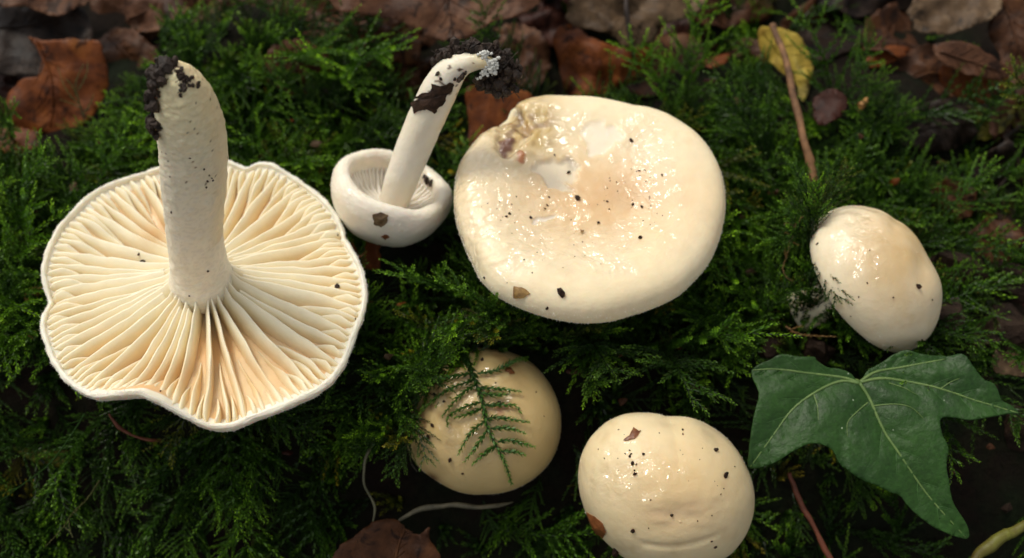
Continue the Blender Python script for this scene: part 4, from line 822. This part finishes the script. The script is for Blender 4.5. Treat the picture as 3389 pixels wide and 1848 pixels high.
KEEP = [(np.array(q), 0) for q in ([(2500,90),(2690,90),(2700,350),(2560,260)], [(2545,80),(2590,80),(2655,330),(2625,330)], [(2705,315),(2785,315),(2780,400),(2710,400)], [(1320,1650),(1720,1650),(1720,1725),(1320,1740)], [(1100,1848),(1260,1710),(1430,1740),(1460,1848)], [(1160,790),(1290,790),(1270,895),(1170,890)], [(2600,1560),(2640,1560),(2770,1848),(2700,1848)],[(1545,290),(1750,300),(1560,510)],[(60,1480),(245,1490),(240,1550),(60,1540)],[(100,128),(350,140),(350,250),(150,400),(60,420),(40,270)],[(1420,1400),(1560,1180),(1860,1200),(1860,1640),(1330,1640)],[(3120,340),(3360,320),(3340,460),(3130,460)],[(2690,975),(2775,945),(2790,1045),(2700,1055)])]
CN = 21000
cx = rng.uniform(-19, 19, CN); cy = rng.uniform(-10, 21, CN); cz = np.array([gz(x, y) for x, y in zip(cx, cy)])
q0 = proj(np.column_stack([cx, cy, cz + 0.5])); den = np.array([moss_density(x, y) for x, y in q0[:, :2]])
sel = rng.random(CN) < den; cx, cy, cz = cx[sel], cy[sel], cz[sel]; CN = len(cx)
e = 0.1; gxn = np.array([(gz(x - e, y) - gz(x + e, y), gz(x, y - e) - gz(x, y + e), 2 * e) for x, y in zip(cx, cy)]); gxn /= np.linalg.norm(gxn, axis=1, keepdims=True)
yaw = rng.uniform(-math.pi, math.pi, CN); hang = (cy < -0.8) & (rng.random(CN) < 0.7); yaw[hang] = -math.pi / 2 + rng.normal(0, 0.6, hang.sum())
pitch = np.where(cy > -0.8, rng.uniform(math.radians(6), math.radians(50), CN), rng.uniform(math.radians(-8), math.radians(26), CN))
down = np.arctan2(-(np.cos(yaw) * gxn[:, 0] + np.sin(yaw) * gxn[:, 1]), gxn[:, 2])      # follow the slope of the bank
kd = rng.choice(3, CN, p=[0.28, 0.30, 0.42]); ii = np.where(kd == 0, rng.integers(0, 6, CN), np.where(kd == 1, 6 + rng.integers(0, 3, CN), 9 + rng.integers(0, 3, CN)))
sc = 0.45 + 0.95 * rng.random(CN) ** 1.6; LL_ = np.array([2.6, 1.6, 0.9])[kd] * sc; pr = pitch + down
dv = np.column_stack([np.cos(yaw) * np.cos(pr), np.sin(yaw) * np.cos(pr), np.sin(pr)]); P_ = np.column_stack([cx, cy, cz - 0.08])
sd_ = np.cross(dv, A(0, 0, 1)); sd_ /= np.linalg.norm(sd_, axis=1, keepdims=True); ok = np.ones(CN, bool); side = np.where(kd == 0, 0.55, 0.2) * sc
r96 = rng.random(CN) < 0.96
for f in (0.25, 0.6, 1.0):
    for g_ in ((0, -1, 1) if f < 0.9 else (0,)):
        Q = P_ + dv * (LL_ * f)[:, None] + A(0, 0, 0.25) * sc[:, None] + sd_ * (side * g_)[:, None]
        for c_, a_, r_, h_ in ELL:
            dq = Q - c_; h = dq @ a_; rr = np.linalg.norm(dq - h[:, None] * a_, axis=1); ok &= (rr / r_) ** 2 + (h / h_) ** 2 >= 1
        pq = proj(Q)
        for poly, depth in OCCP: ok &= ~(inside(poly, pq[:, 0], pq[:, 1]) & (pq[:, 2] < depth - 0.2))
        for poly, _ in (KEEP if f > 0.5 else []): ok &= ~(inside(poly, pq[:, 0], pq[:, 1]) & r96)
pos = P_[ok] * CM; rot = np.column_stack([rng.uniform(-.5, .5, CN), -pr, yaw])[ok]; scl = sc[ok]; idx = ii[ok]
# shoots that lean over the edge of the sunken cap and over the pale stem
ex_p, ex_r, ex_i = [], [], []
def lean_over(p, d, ii_): ex_p.append(p * CM); ex_r.append((rng.uniform(-.6, .6), -math.asin(max(-1, min(1, d[2]))), math.atan2(d[1], d[0]))); ex_i.append(ii_)
arc = catmull([(1330, 1480), (1335, 1400), (1360, 1310), (1420, 1225), (1500, 1165), (1600, 1140), (1700, 1160), (1790, 1215)], 52)
for k, (x, y) in enumerate(arc):
    c0 = at_plane(1597, 1395, C_MID, VV); p0 = at_plane(x, y, C_MID, VV); o_ = unit(p0 - c0); p = p0 + o_ * rng.uniform(0.05, 0.5) - VV * rng.uniform(-0.1, 0.5)
    wgt = 1.0 if k < 34 else 0.15
    lean_over(p, unit(VV * 0.85 - o_ * rng.uniform(-0.2, wgt) + A(0, 0, 0.1) + rng.normal(0, 0.2, 3)), int(rng.integers(6, 12)))
for k in range(16):
    x = rng.uniform(2590, 2740); y = rng.uniform(1000, 1110); p = at_z(x, y, 0.25); lean_over(p, unit(VV * 0.6 + img(rng.uniform(-.6, .8), 0.8)), int(rng.integers(6, 12)))
for k in range(14):
    x = rng.uniform(2600, 2680); y = rng.uniform(760, 980); p = at_z(x, y, 0.6); lean_over(p, unit(VV * 0.6 + img(rng.uniform(-.4, .8), 0.9)), int(rng.integers(6, 12)))
def drape(bvh, spots, n, dxy, sd0):
    for k in range(n):
        x, y = spots[int(rng.integers(len(spots)))]; x += rng.normal(0, sd0); y += rng.normal(0, sd0); p, nn_ = on(bvh, x, y, 0.06)
        if p is None: continue
        d = img(dxy[0] + rng.normal(0, 0.7), dxy[1] + rng.normal(0, 0.7)); d = unit(d - nn_ * np.dot(d, nn_) + nn_ * 0.12); lean_over(p, d, int(rng.integers(6, 9)))
drape(bv_5, [(1360, 1330), (1390, 1270), (1430, 1225), (1480, 1190), (1530, 1170), (1590, 1160), (1370, 1390), (1440, 1260), (1500, 1220)], 30, (-0.3, 0.5), 16)
drape(bv_4, [(2690, 770), (2710, 740), (2740, 710), (2680, 800)], 9, (-0.5, 0.5), 8)
pos = np.concatenate([pos, np.array(ex_p)]); rot = np.concatenate([rot, np.array(ex_r)]); scl = np.concatenate([scl, rng.uniform(0.6, 1.05, len(ex_p))]); idx = np.concatenate([idx, np.array(ex_i)])
print('moss fronds', len(pos))
me = bpy.data.meshes.new('moss'); me.from_pydata([tuple(p) for p in pos], [], [])
for nm, ty, data, fld in (('rot', 'FLOAT_VECTOR', np.array(rot), 'vector'), ('scl', 'FLOAT', np.array(scl), 'value'), ('idx', 'INT', np.array(idx), 'value')):
    a_ = me.attributes.new(nm, ty, 'POINT'); a_.data.foreach_set(fld, data.ravel())
me.materials.append(M_MOSS)
moss = bpy.data.objects.new('moss', me); COL.objects.link(moss)
moss['kind'] = 'stuff'; moss['label'] = 'green feathery moss covering the bank around the mushrooms'; moss['category'] = 'moss'
ng = bpy.data.node_groups.new('moss_scatter', 'GeometryNodeTree')
ng.interface.new_socket('Geometry', in_out='INPUT', socket_type='NodeSocketGeometry'); ng.interface.new_socket('Geometry', in_out='OUTPUT', socket_type='NodeSocketGeometry')
gi = ng.nodes.new('NodeGroupInput'); go = ng.nodes.new('NodeGroupOutput'); iop = ng.nodes.new('GeometryNodeInstanceOnPoints')
ci = ng.nodes.new('GeometryNodeCollectionInfo'); ci.inputs['Collection'].default_value = src; ci.inputs['Separate Children'].default_value = True; ci.inputs['Reset Children'].default_value = True
def named(nm, ty): n = ng.nodes.new('GeometryNodeInputNamedAttribute'); n.data_type = ty; n.inputs['Name'].default_value = nm; return n.outputs['Attribute']
er_ = ng.nodes.new('FunctionNodeEulerToRotation'); L_ = ng.links.new
L_(gi.outputs[0], iop.inputs['Points']); L_(ci.outputs[0], iop.inputs['Instance']); iop.inputs['Pick Instance'].default_value = True
L_(named('idx', 'INT'), iop.inputs['Instance Index']); L_(named('rot', 'FLOAT_VECTOR'), er_.inputs[0]); L_(er_.outputs[0], iop.inputs['Rotation'])
L_(named('scl', 'FLOAT'), iop.inputs['Scale']); L_(iop.outputs[0], go.inputs[0])
md = moss.modifiers.new('scatter', 'NODES'); md.node_group = ng

# single fronds one can point at
def strand(name, label, main, branches, mat, getp, leaf=0.075, every=0.045, group=None, ax=0.02):
    P = np.array([getp(x, y) for x, y in catmull(main, 22)]); R = random.Random(len(label))
    root = thing(name, label, 'moss', P[0], group)
    v, f, c = leaflets(P, leaf, every, R, 0.15, 0.8, ax); build('stem', v, f, mat, root, col=np.repeat(c[:, None], 3, 1), smooth=False)
    for bpx in branches:
        Q = np.array([getp(x, y) for x, y in catmull(bpx, 10)]); v, f, c = leaflets(Q, leaf * 0.8, every * 0.85, R, 0.3, 1.0, ax * 0.6)
        build('branch', v, f, mat, root, col=np.repeat(c[:, None], 3, 1), smooth=False)
    return root
def on5(px, py):
    p, n = on(bv_5, px, py, 0.09)
    if p is None: p = at_plane(px, py, C_MID, VV) + VV * 0.3
    return p
strand('moss_frond', 'dark green feather-shaped moss frond lying across the yellowish cap', [(1530, 1150), (1545, 1200), (1575, 1270), (1597, 1340), (1612, 1410), (1640, 1470), (1670, 1530), (1688, 1590)],
       [[(1580, 1245), (1640, 1235), (1700, 1205), (1745, 1190)], [(1585, 1290), (1640, 1292), (1720, 1302)], [(1588, 1305), (1630, 1312), (1680, 1310)], [(1600, 1345), (1650, 1340), (1700, 1345), (1718, 1370)], [(1608, 1390), (1650, 1384), (1745, 1398)], [(1622, 1418), (1680, 1416), (1730, 1432)], [(1645, 1460), (1690, 1455), (1760, 1475)], [(1655, 1490), (1700, 1490), (1730, 1500)],
        [(1560, 1245), (1500, 1255), (1420, 1270), (1345, 1275)], [(1570, 1265), (1500, 1290), (1440, 1330), (1402, 1370)], [(1575, 1280), (1530, 1310), (1470, 1380)], [(1590, 1335), (1540, 1350), (1490, 1380), (1487, 1415)], [(1592, 1355), (1560, 1370), (1510, 1385)], [(1607, 1395), (1560, 1430), (1520, 1500)], [(1615, 1420), (1580, 1470), (1540, 1522)], [(1640, 1470), (1600, 1500), (1565, 1530)]], M_MOSS1, on5, 0.165, 0.036, None, 0.04)
strand('moss_frond', 'dark wet moss tangle over the shaded edge of the yellowish cap', [(1560, 1130), (1500, 1170), (1440, 1220), (1390, 1290), (1360, 1360)], [[(1540, 1145), (1530, 1190), (1500, 1240)], [(1500, 1175), (1500, 1220), (1470, 1270)], [(1470, 1195), (1450, 1260), (1420, 1310)], [(1440, 1225), (1390, 1230), (1340, 1250)], [(1410, 1270), (1420, 1320), (1400, 1370)], [(1530, 1150), (1470, 1160), (1400, 1190)], [(1500, 1172), (1440, 1185), (1370, 1230)], [(1420, 1250), (1380, 1280), (1330, 1310)], [(1550, 1140), (1580, 1180), (1570, 1220)]], M_MOSS, on5, 0.16, 0.034, None, 0.03)
strand('moss_frond', 'brown wilted moss strand clinging to the side of the yellowish cap', [(1395, 1330), (1375, 1400), (1370, 1470), (1372, 1540), (1370, 1572)], [[(1380, 1420), (1410, 1430), (1440, 1445)], [(1370, 1450), (1355, 1480), (1350, 1500)], [(1410, 1300), (1440, 1312), (1450, 1320)]], simple('wilted_moss', (0.02, 0.015, 0.008), (0.05, 0.04, 0.015), 0.5), on5, 0.07, 0.045)
def zplane(px0, py0, z, n=None):
    p0 = at_z(px0, py0, z); nn = unit(VV + UPN) if n is None else n
    return lambda x, y: at_plane(x, y, p0, nn)
strand('moss_frond', 'olive pale-tipped moss tuft above the yellowish cap', [(1600, 1050), (1540, 1070), (1480, 1090), (1420, 1120)], [[(1580, 1055), (1540, 1045), (1500, 1050)], [(1550, 1065), (1500, 1062), (1450, 1080)], [(1520, 1078), (1490, 1100), (1460, 1125)], [(1560, 1060), (1530, 1090), (1500, 1115)], [(1590, 1052), (1560, 1030), (1530, 1022)]], M_MOSSO, zplane(1500, 1085, 1.35), 0.09, 0.035)
strand('moss_frond', 'golden dry moss strand hanging at the left of the tipped mushroom', [(2660, 715), (2630, 750), (2620, 790), (2600, 860), (2590, 890), (2605, 920), (2625, 930)], [[(2632, 748), (2605, 740), (2590, 745)], [(2625, 775), (2600, 770), (2590, 765)], [(2630, 755), (2655, 755), (2665, 755)], [(2620, 800), (2640, 810), (2655, 812)], [(2600, 855), (2598, 830), (2595, 820)]], M_MOSSB, zplane(2620, 800, 1.7), 0.075, 0.05)
strand('moss_frond', 'short two-coloured moss sprig below the tipped mushroom', [(2600, 1080), (2640, 1105), (2700, 1112), (2775, 1115)], [[(2620, 1090), (2640, 1083), (2660, 1080)]], M_MOSSB, zplane(2690, 1110, 1.0), 0.08, 0.04)
strand('moss_frond', 'green moss frond curling up behind the tipped mushroom', [(2660, 830), (2680, 760), (2720, 710), (2765, 690)], [[(2670, 790), (2650, 770), (2640, 750)], [(2690, 745), (2690, 715), (2700, 690)], [(2710, 715), (2735, 695), (2755, 680)]], M_MOSS1, zplane(2700, 750, 1.9), 0.1, 0.035)
strand('moss_frond', 'thin dry moss strand reaching down to the grey leaf', [(330, 1590), (290, 1650), (240, 1700), (210, 1745), (150, 1810)], [[(240, 1700), (228, 1720), (235, 1770)], [(215, 1745), (235, 1765), (240, 1780)], [(275, 1665), (260, 1680), (250, 1700)]], M_MOSSO, zplane(240, 1700, -0.5), 0.06, 0.05)
strand('moss_frond', 'long bare green moss stem slanting in the front shade', [(280, 1370), (230, 1450), (160, 1540), (80, 1600), (0, 1660)], [[(270, 1390), (240, 1400), (215, 1405)], [(130, 1560), (128, 1575), (130, 1585)], [(60, 1615), (30, 1625), (0, 1640)]], M_MOSS1, zplane(150, 1530, 0.1), 0.05, 0.05)
strand('moss_frond', 'pale upright moss frond before the orange brown leaf', [(280, 400), (262, 340), (250, 280), (275, 215)], [[(268, 350), (220, 300), (190, 220)], [(262, 330), (235, 280), (215, 260)], [(258, 300), (285, 250), (290, 205)], [(270, 360), (230, 340), (200, 330)], [(275, 380), (300, 340), (310, 310)]], M_MOSSO, zplane(260, 330, 1.6, unit(VV)), 0.08, 0.04)
strand('moss_frond', 'vivid green moss frond fanned beside the slanting stem', [(1060, 215), (1110, 205), (1160, 200)], [[(1075, 212), (1070, 190), (1080, 160)], [(1090, 208), (1095, 185), (1110, 165)], [(1075, 214), (1080, 235), (1090, 250)], [(1120, 203), (1140, 190), (1170, 185)]], M_MOSS1, zplane(1100, 205, 1.3), 0.14, 0.05)

# ------------------------------------------------------------------ bits stuck to the caps
def place_bits(bvh, lst, name, label, group, mat, flat=0.55, cat='crumb'):
    for k, (x, y, r) in enumerate(lst):
        p, n = on(bvh, x, y, r * 0.0061 * 0.25)
        if p is None: continue
        v, f = crumb(A(0, 0, 0), r * 0.0061, k + x * 0.01, 1, (1.15, 0.85, flat), 0.5)
        build(name, v + p, f, mat, label=label, cat=cat, group=group, smooth=False, origin=p)
def zp(zx, zy): return (1450 + zx / 1.713, 280 + zy / 1.713)
big = [(1095,320,9),(740,500,9),(790,645,11),(1105,682,6),(1155,695,7),(910,785,7),(1148,870,9),(700,1185,17),(618,1268,7),(405,735,6),(388,750,5),(525,756,6),(606,705,5),(619,686,5),(958,663,5),(970,708,4),(660,400,5),(1270,515,5),(1140,490,5),(262,1096,5),(628,640,5)]
place_bits(bv_3, [(*zp(x, y), r) for x, y, r in big], 'soil_crumb', 'small dark soil crumb stuck to the widest cap', 'dark crumbs on the widest cap', M_CRUMB)
place_bits(bv_4, [(3037, 948, 12), (2706, 808, 5), (2870, 937, 4), (2956, 985, 4), (2878, 829, 3), (2842, 984, 3), (2815, 1047, 3), (3085, 993, 4), (2687, 788, 4)], 'soil_crumb', 'dark soil crumb stuck to the tipped pale cap', 'dark crumbs on the tipped cap', M_CRUMB)
place_bits(bv_5, [(1418, 1448, 13), (1490, 1522, 10), (1432, 1408, 8), (1531, 1568, 6), (1470, 1330, 7), (1640, 1268, 4), (1774, 1298, 3), (1800, 1378, 3), (1596, 1192, 7), (1470, 1235, 12), (1505, 1215, 9), (1440, 1310, 9), (1650, 1335, 10)], 'soil_crumb', 'dark soil crumb stuck to the yellowish cap', 'dark crumbs on the yellowish cap', M_CRUMB)
def lp(zx, zy): return (1850 + zx / 2.564, 1300 + zy / 2.564)
low = [(715,522,6),(625,600,9),(645,690,8),(603,540,5),(600,490,4),(562,520,3),(1050,316,4),(1052,355,4),(1328,490,9),(1408,700,11),(955,1040,8),(628,1170,9),(778,912,3),(1372,862,3),(640,660,4),(612,520,4),(655,610,4),(1325,1310,7),(1295,1262,5),(386,558,3),(507,314,3),(1490,627,3)]
place_bits(bv_6, [(*lp(x, y), r) for x, y, r in low], 'soil_crumb', 'dark soil crumb stuck to the smooth button cap', 'dark crumbs on the smooth button', M_CRUMB)
place_bits(bv_6, [(*lp(480, 1335), 17)], 'seed', 'dark wet seed at the foot of the smooth button cap', None, M_CRUMB, 0.7, 'seed')
place_bits(bv_g1, [(472, 866, 13), (1117, 947, 11), (625, 953, 5), (1118, 778, 4), (1176, 1056, 4), (530, 1296, 4), (460, 842, 6)], 'soil_crumb', 'dark soil crumb caught on the upturned gills', 'dark crumbs on the gills', M_CRUMB)
place_bits(bv_s1, [(683, 620, 4), (686, 600, 5), (700, 590, 3), (629, 524, 4), (676, 560, 4), (704, 597, 4), (692, 580, 3), (520, 434, 5), (530, 425, 4), (512, 410, 4), (567, 703, 4), (687, 898, 5), (627, 980, 4)], 'soil_crumb', 'tiny dark crumb on the thick upright stem', 'dark crumbs on the thick stem', M_CRUMB)
# fine specks: too small to pick apart
def specks(bvh, poly, n, seed, label):
    R = random.Random(seed); parts = []; poly = np.array(poly); mn, mx = poly.min(0), poly.max(0)
    while len(parts) < n:
        x, y = R.uniform(mn[0], mx[0]), R.uniform(mn[1], mx[1])
        if not inside(poly, x, y): continue
        p, nn = on(bvh, x, y, 0.0)
        if p is not None: parts.append(crumb(p, R.uniform(0.006, 0.016), len(parts) + seed, 1))
        else: n -= 1
    v, f = join(parts); build('dirt_specks', v, f, M_CRUMB, label=label, cat='dirt', kind='stuff', smooth=False)
specks(bv_3, [(1560, 560), (1800, 680), (2200, 560), (2250, 800), (1900, 900), (1650, 950), (1520, 700)], 46, 3, 'fine dark specks scattered over the widest cap')
specks(bv_3, [(2020, 560), (2160, 560), (2160, 700), (1980, 690)], 26, 5, 'fine dark specks in the hollow of the widest cap')
specks(bv_6, [(1950, 1500), (2100, 1400), (2400, 1480), (2440, 1700), (2100, 1780)], 20, 4, 'fine dark specks scattered over the smooth button')
def chip(bvh, outline, label, mat, name='leaf_chip', off=0.015, cat='leaf chip', thick=0.018, bend=0.02, parent=None):
    P = []
    cx = np.mean(np.array(outline), 0); c0, n0 = on(bvh, cx[0], cx[1], off)
    rings = []; o_ = np.array(outline, float); R_ = random.Random(int(o_.sum()))
    pts = [o_[i] * (1 - g) + o_[(i + 1) % len(o_)] * g + np.array([R_.gauss(0, 1.3), R_.gauss(0, 1.3)]) for i in range(len(o_)) for g in (0, 0.33, 0.66)]
    for s in (1.0, 0.55):
        for x, y in pts:
            q = cx + (np.array([x, y]) - cx) * s; p, nn = on(bvh, q[0], q[1], off)
            if p is None: p = at_plane(q[0], q[1], c0, n0)
            rings.append(p + n0 * bend * (1 - s) + n0 * 0.03 * nz(*(p * 4)))
    m = len(pts); rings.append(c0 + n0 * bend)
    F = [(i, (i + 1) % m, m + (i + 1) % m, m + i) for i in range(m)] + [(m + i, m + (i + 1) % m, 2 * m) for i in range(m)]
    o = build(name, np.array(rings), F, mat, label=label, cat=cat, smooth=False); solid(o, thick); return o
chip(bv_3, [zp(425, 1142), zp(478, 1150), zp(522, 1185), zp(470, 1212), zp(428, 1210)], 'ochre leaf chip on the front of the widest cap', M_CHIPY)
chip(bv_3, [zp(810, 828), zp(826, 838), zp(816, 852), zp(804, 842)], 'tiny ochre flake in the hollow of the widest cap', M_CHIPY)
chip(bv_6, [lp(635, 300), lp(660, 325), lp(700, 322), lp(660, 380), lp(600, 405), lp(550, 412), lp(600, 370)], 'thin red brown leaf sliver near the top of the smooth button', M_CHIP)
chip(bv_6, [lp(238, 1015), lp(300, 1050), (lp(370, 1110)), lp(405, 1180), lp(375, 1235), lp(320, 1220), lp(270, 1140)], 'shiny orange red leaf chip on the side of the smooth button', M_CHIP, bend=0.05)
chip(bv_5, [(1670, 1225), (1690, 1218), (1705, 1235), (1685, 1240)], 'brown leaf chip on the yellowish cap under the frond', M_CHIP)
bv_2 = bvh_of(V2, F2)
chip(bv_2, [(1235, 710), (1260, 703), (1284, 712), (1282, 738), (1260, 752), (1238, 740)], 'brown olive leaf flake on the cup-shaped cap', simple('olive_flake', (0.06, 0.03, 0.012), (0.2, 0.13, 0.06), 0.45, 500), bend=0.02)
chip(bv_2, [(1262, 780), (1275, 775), (1288, 783), (1275, 791)], 'small dark spot of debris low on the cup-shaped cap', M_CHIP, bend=0.0)
chip(bv_s2, [(1359, 331), (1385, 322), (1402, 308), (1428, 303), (1432, 280), (1458, 284), (1490, 272), (1503, 282), (1492, 300), (1478, 312), (1470, 340), (1452, 352), (1440, 374), (1415, 360), (1398, 366), (1374, 376), (1366, 352)], 'black brown rotten leaf flake wrapped on the slanting stem', M_CRUMB, bend=0.0, off=0.03)
place_bits(bv_2, [(1415, 597, 17), (1428, 607, 13), (1405, 585, 11)], 'soil_crumb', 'dark soil lump on the lip of the cup-shaped cap', 'dark lumps on the cup rim', M_SOIL)
place_bits(bv_s2, [(1530, 250, 13), (1518, 262, 14), (1540, 240, 9), (1450, 245, 10), (1460, 262, 8), (1505, 262, 7)], 'soil_crumb', 'dark soil crumb on the slanting stem', 'dark crumbs on the slanting stem', M_SOIL)
# soil lumps and seeds on the ground
R = random.Random(9)
def lump(px, py, r, label, mat, group=None, name='soil_lump', cat='soil', lift=0.3, flat=0.7):
    g = at_z(px, py, 0); z = gz(g[0], g[1]); p = at_z(px, py, z + r * lift)
    v, f = crumb(A(0, 0, 0), r, px * 0.013, 2, (1.1, 0.9, flat), 0.5); build(name, v + p, f, mat, label=label, cat=cat, group=group, smooth=False)
M_LUMP = simple('brown_lump', (0.009, 0.005, 0.003), (0.04, 0.023, 0.014), 0.7, 200, 1.0, 0.002, 0.15)
lump(3130, 1060, 0.42, 'dark crumbly soil lump at the right of the tipped mushroom', M_LUMP, lift=1.6)
for x, y, r in [(3170, 900, 0.7), (3320, 1090, 0.6), (3260, 1290, 0.3), (3340, 930, 0.5), (3200, 1700, 0.35), (3300, 1660, 0.4), (3080, 800, .4), (3230, 1150, .35), (3350, 760, .5), (3370, 1420, .5), (2700, 1170, .4), (2560, 1160, .35)]:
    lump(x, y, r, 'brown soil lump on the bare ground', M_LUMP, 'soil lumps on the bare ground')
for x, y, r, lb in [(110, 975, 0.17, 'orange nut fragment in the moss left of the gills'), (115, 1105, 0.12, 'orange pointed seed scale in the moss left of the gills'), (2855, 345, 0.16, 'bright orange fragment in the moss near the small red leaf')]:
    lump(x, y, r, lb, simple('orange_bit', (0.28, 0.12, 0.03), (0.5, 0.27, 0.09), 0.5), None, 'seed', 'seed', 4.0, 0.5)

# crumbled leaf bits and dry stems caught in the moss
R = random.Random(31)
FRAG = [BROWN, RUST, TANL, DIM, PINK]
SPOTS = [(120, 700), (60, 860), (240, 620), (330, 470), (700, 430), (880, 470), (960, 400), (1050, 480), (860, 520), (1000, 950), (1230, 1000), (1330, 1010), (1290, 1180), (950, 1500), (700, 1560), (480, 1620), (820, 1700), (1130, 1620), (1900, 1230), (2050, 1180), (2250, 1150), (2400, 1080), (2480, 900), (2460, 720), (2560, 640), (2800, 560), (2960, 600), (3080, 640), (2300, 1280), (2060, 1330), (1880, 1740), (2620, 1720), (2800, 1700), (2950, 1760), (3150, 1560), (3280, 1480), (600, 500), (2440, 330), (2350, 270), (2850, 450), (3000, 1240), (3240, 960), (3180, 1020), (3320, 860), (3260, 640), (3120, 540)]
for k, (x, y) in enumerate(SPOTS):
    rr = R.uniform(9, 24); out = []
    for i in range(7): q = 2 * math.pi * i / 7 + R.uniform(-.3, .3); r = rr * R.uniform(0.5, 1.3); out.append((x + r * math.cos(q), y - 0.6 * r * math.sin(q)))
    hit = any(inside(p_, x, y) for p_, _ in OCC)
    if hit: continue
    dead('small torn leaf fragment caught in the moss', out, FRAG[k % 5], (x, y), unit(A(R.uniform(-.6, .6), R.uniform(-.7, .3), 0.8)), 0.08, 1.2, 200 + k, [], 0.02, 'leaf_fragment', 'leaf fragment', 'torn leaf fragments in the moss', R.uniform(0.45, 0.9))
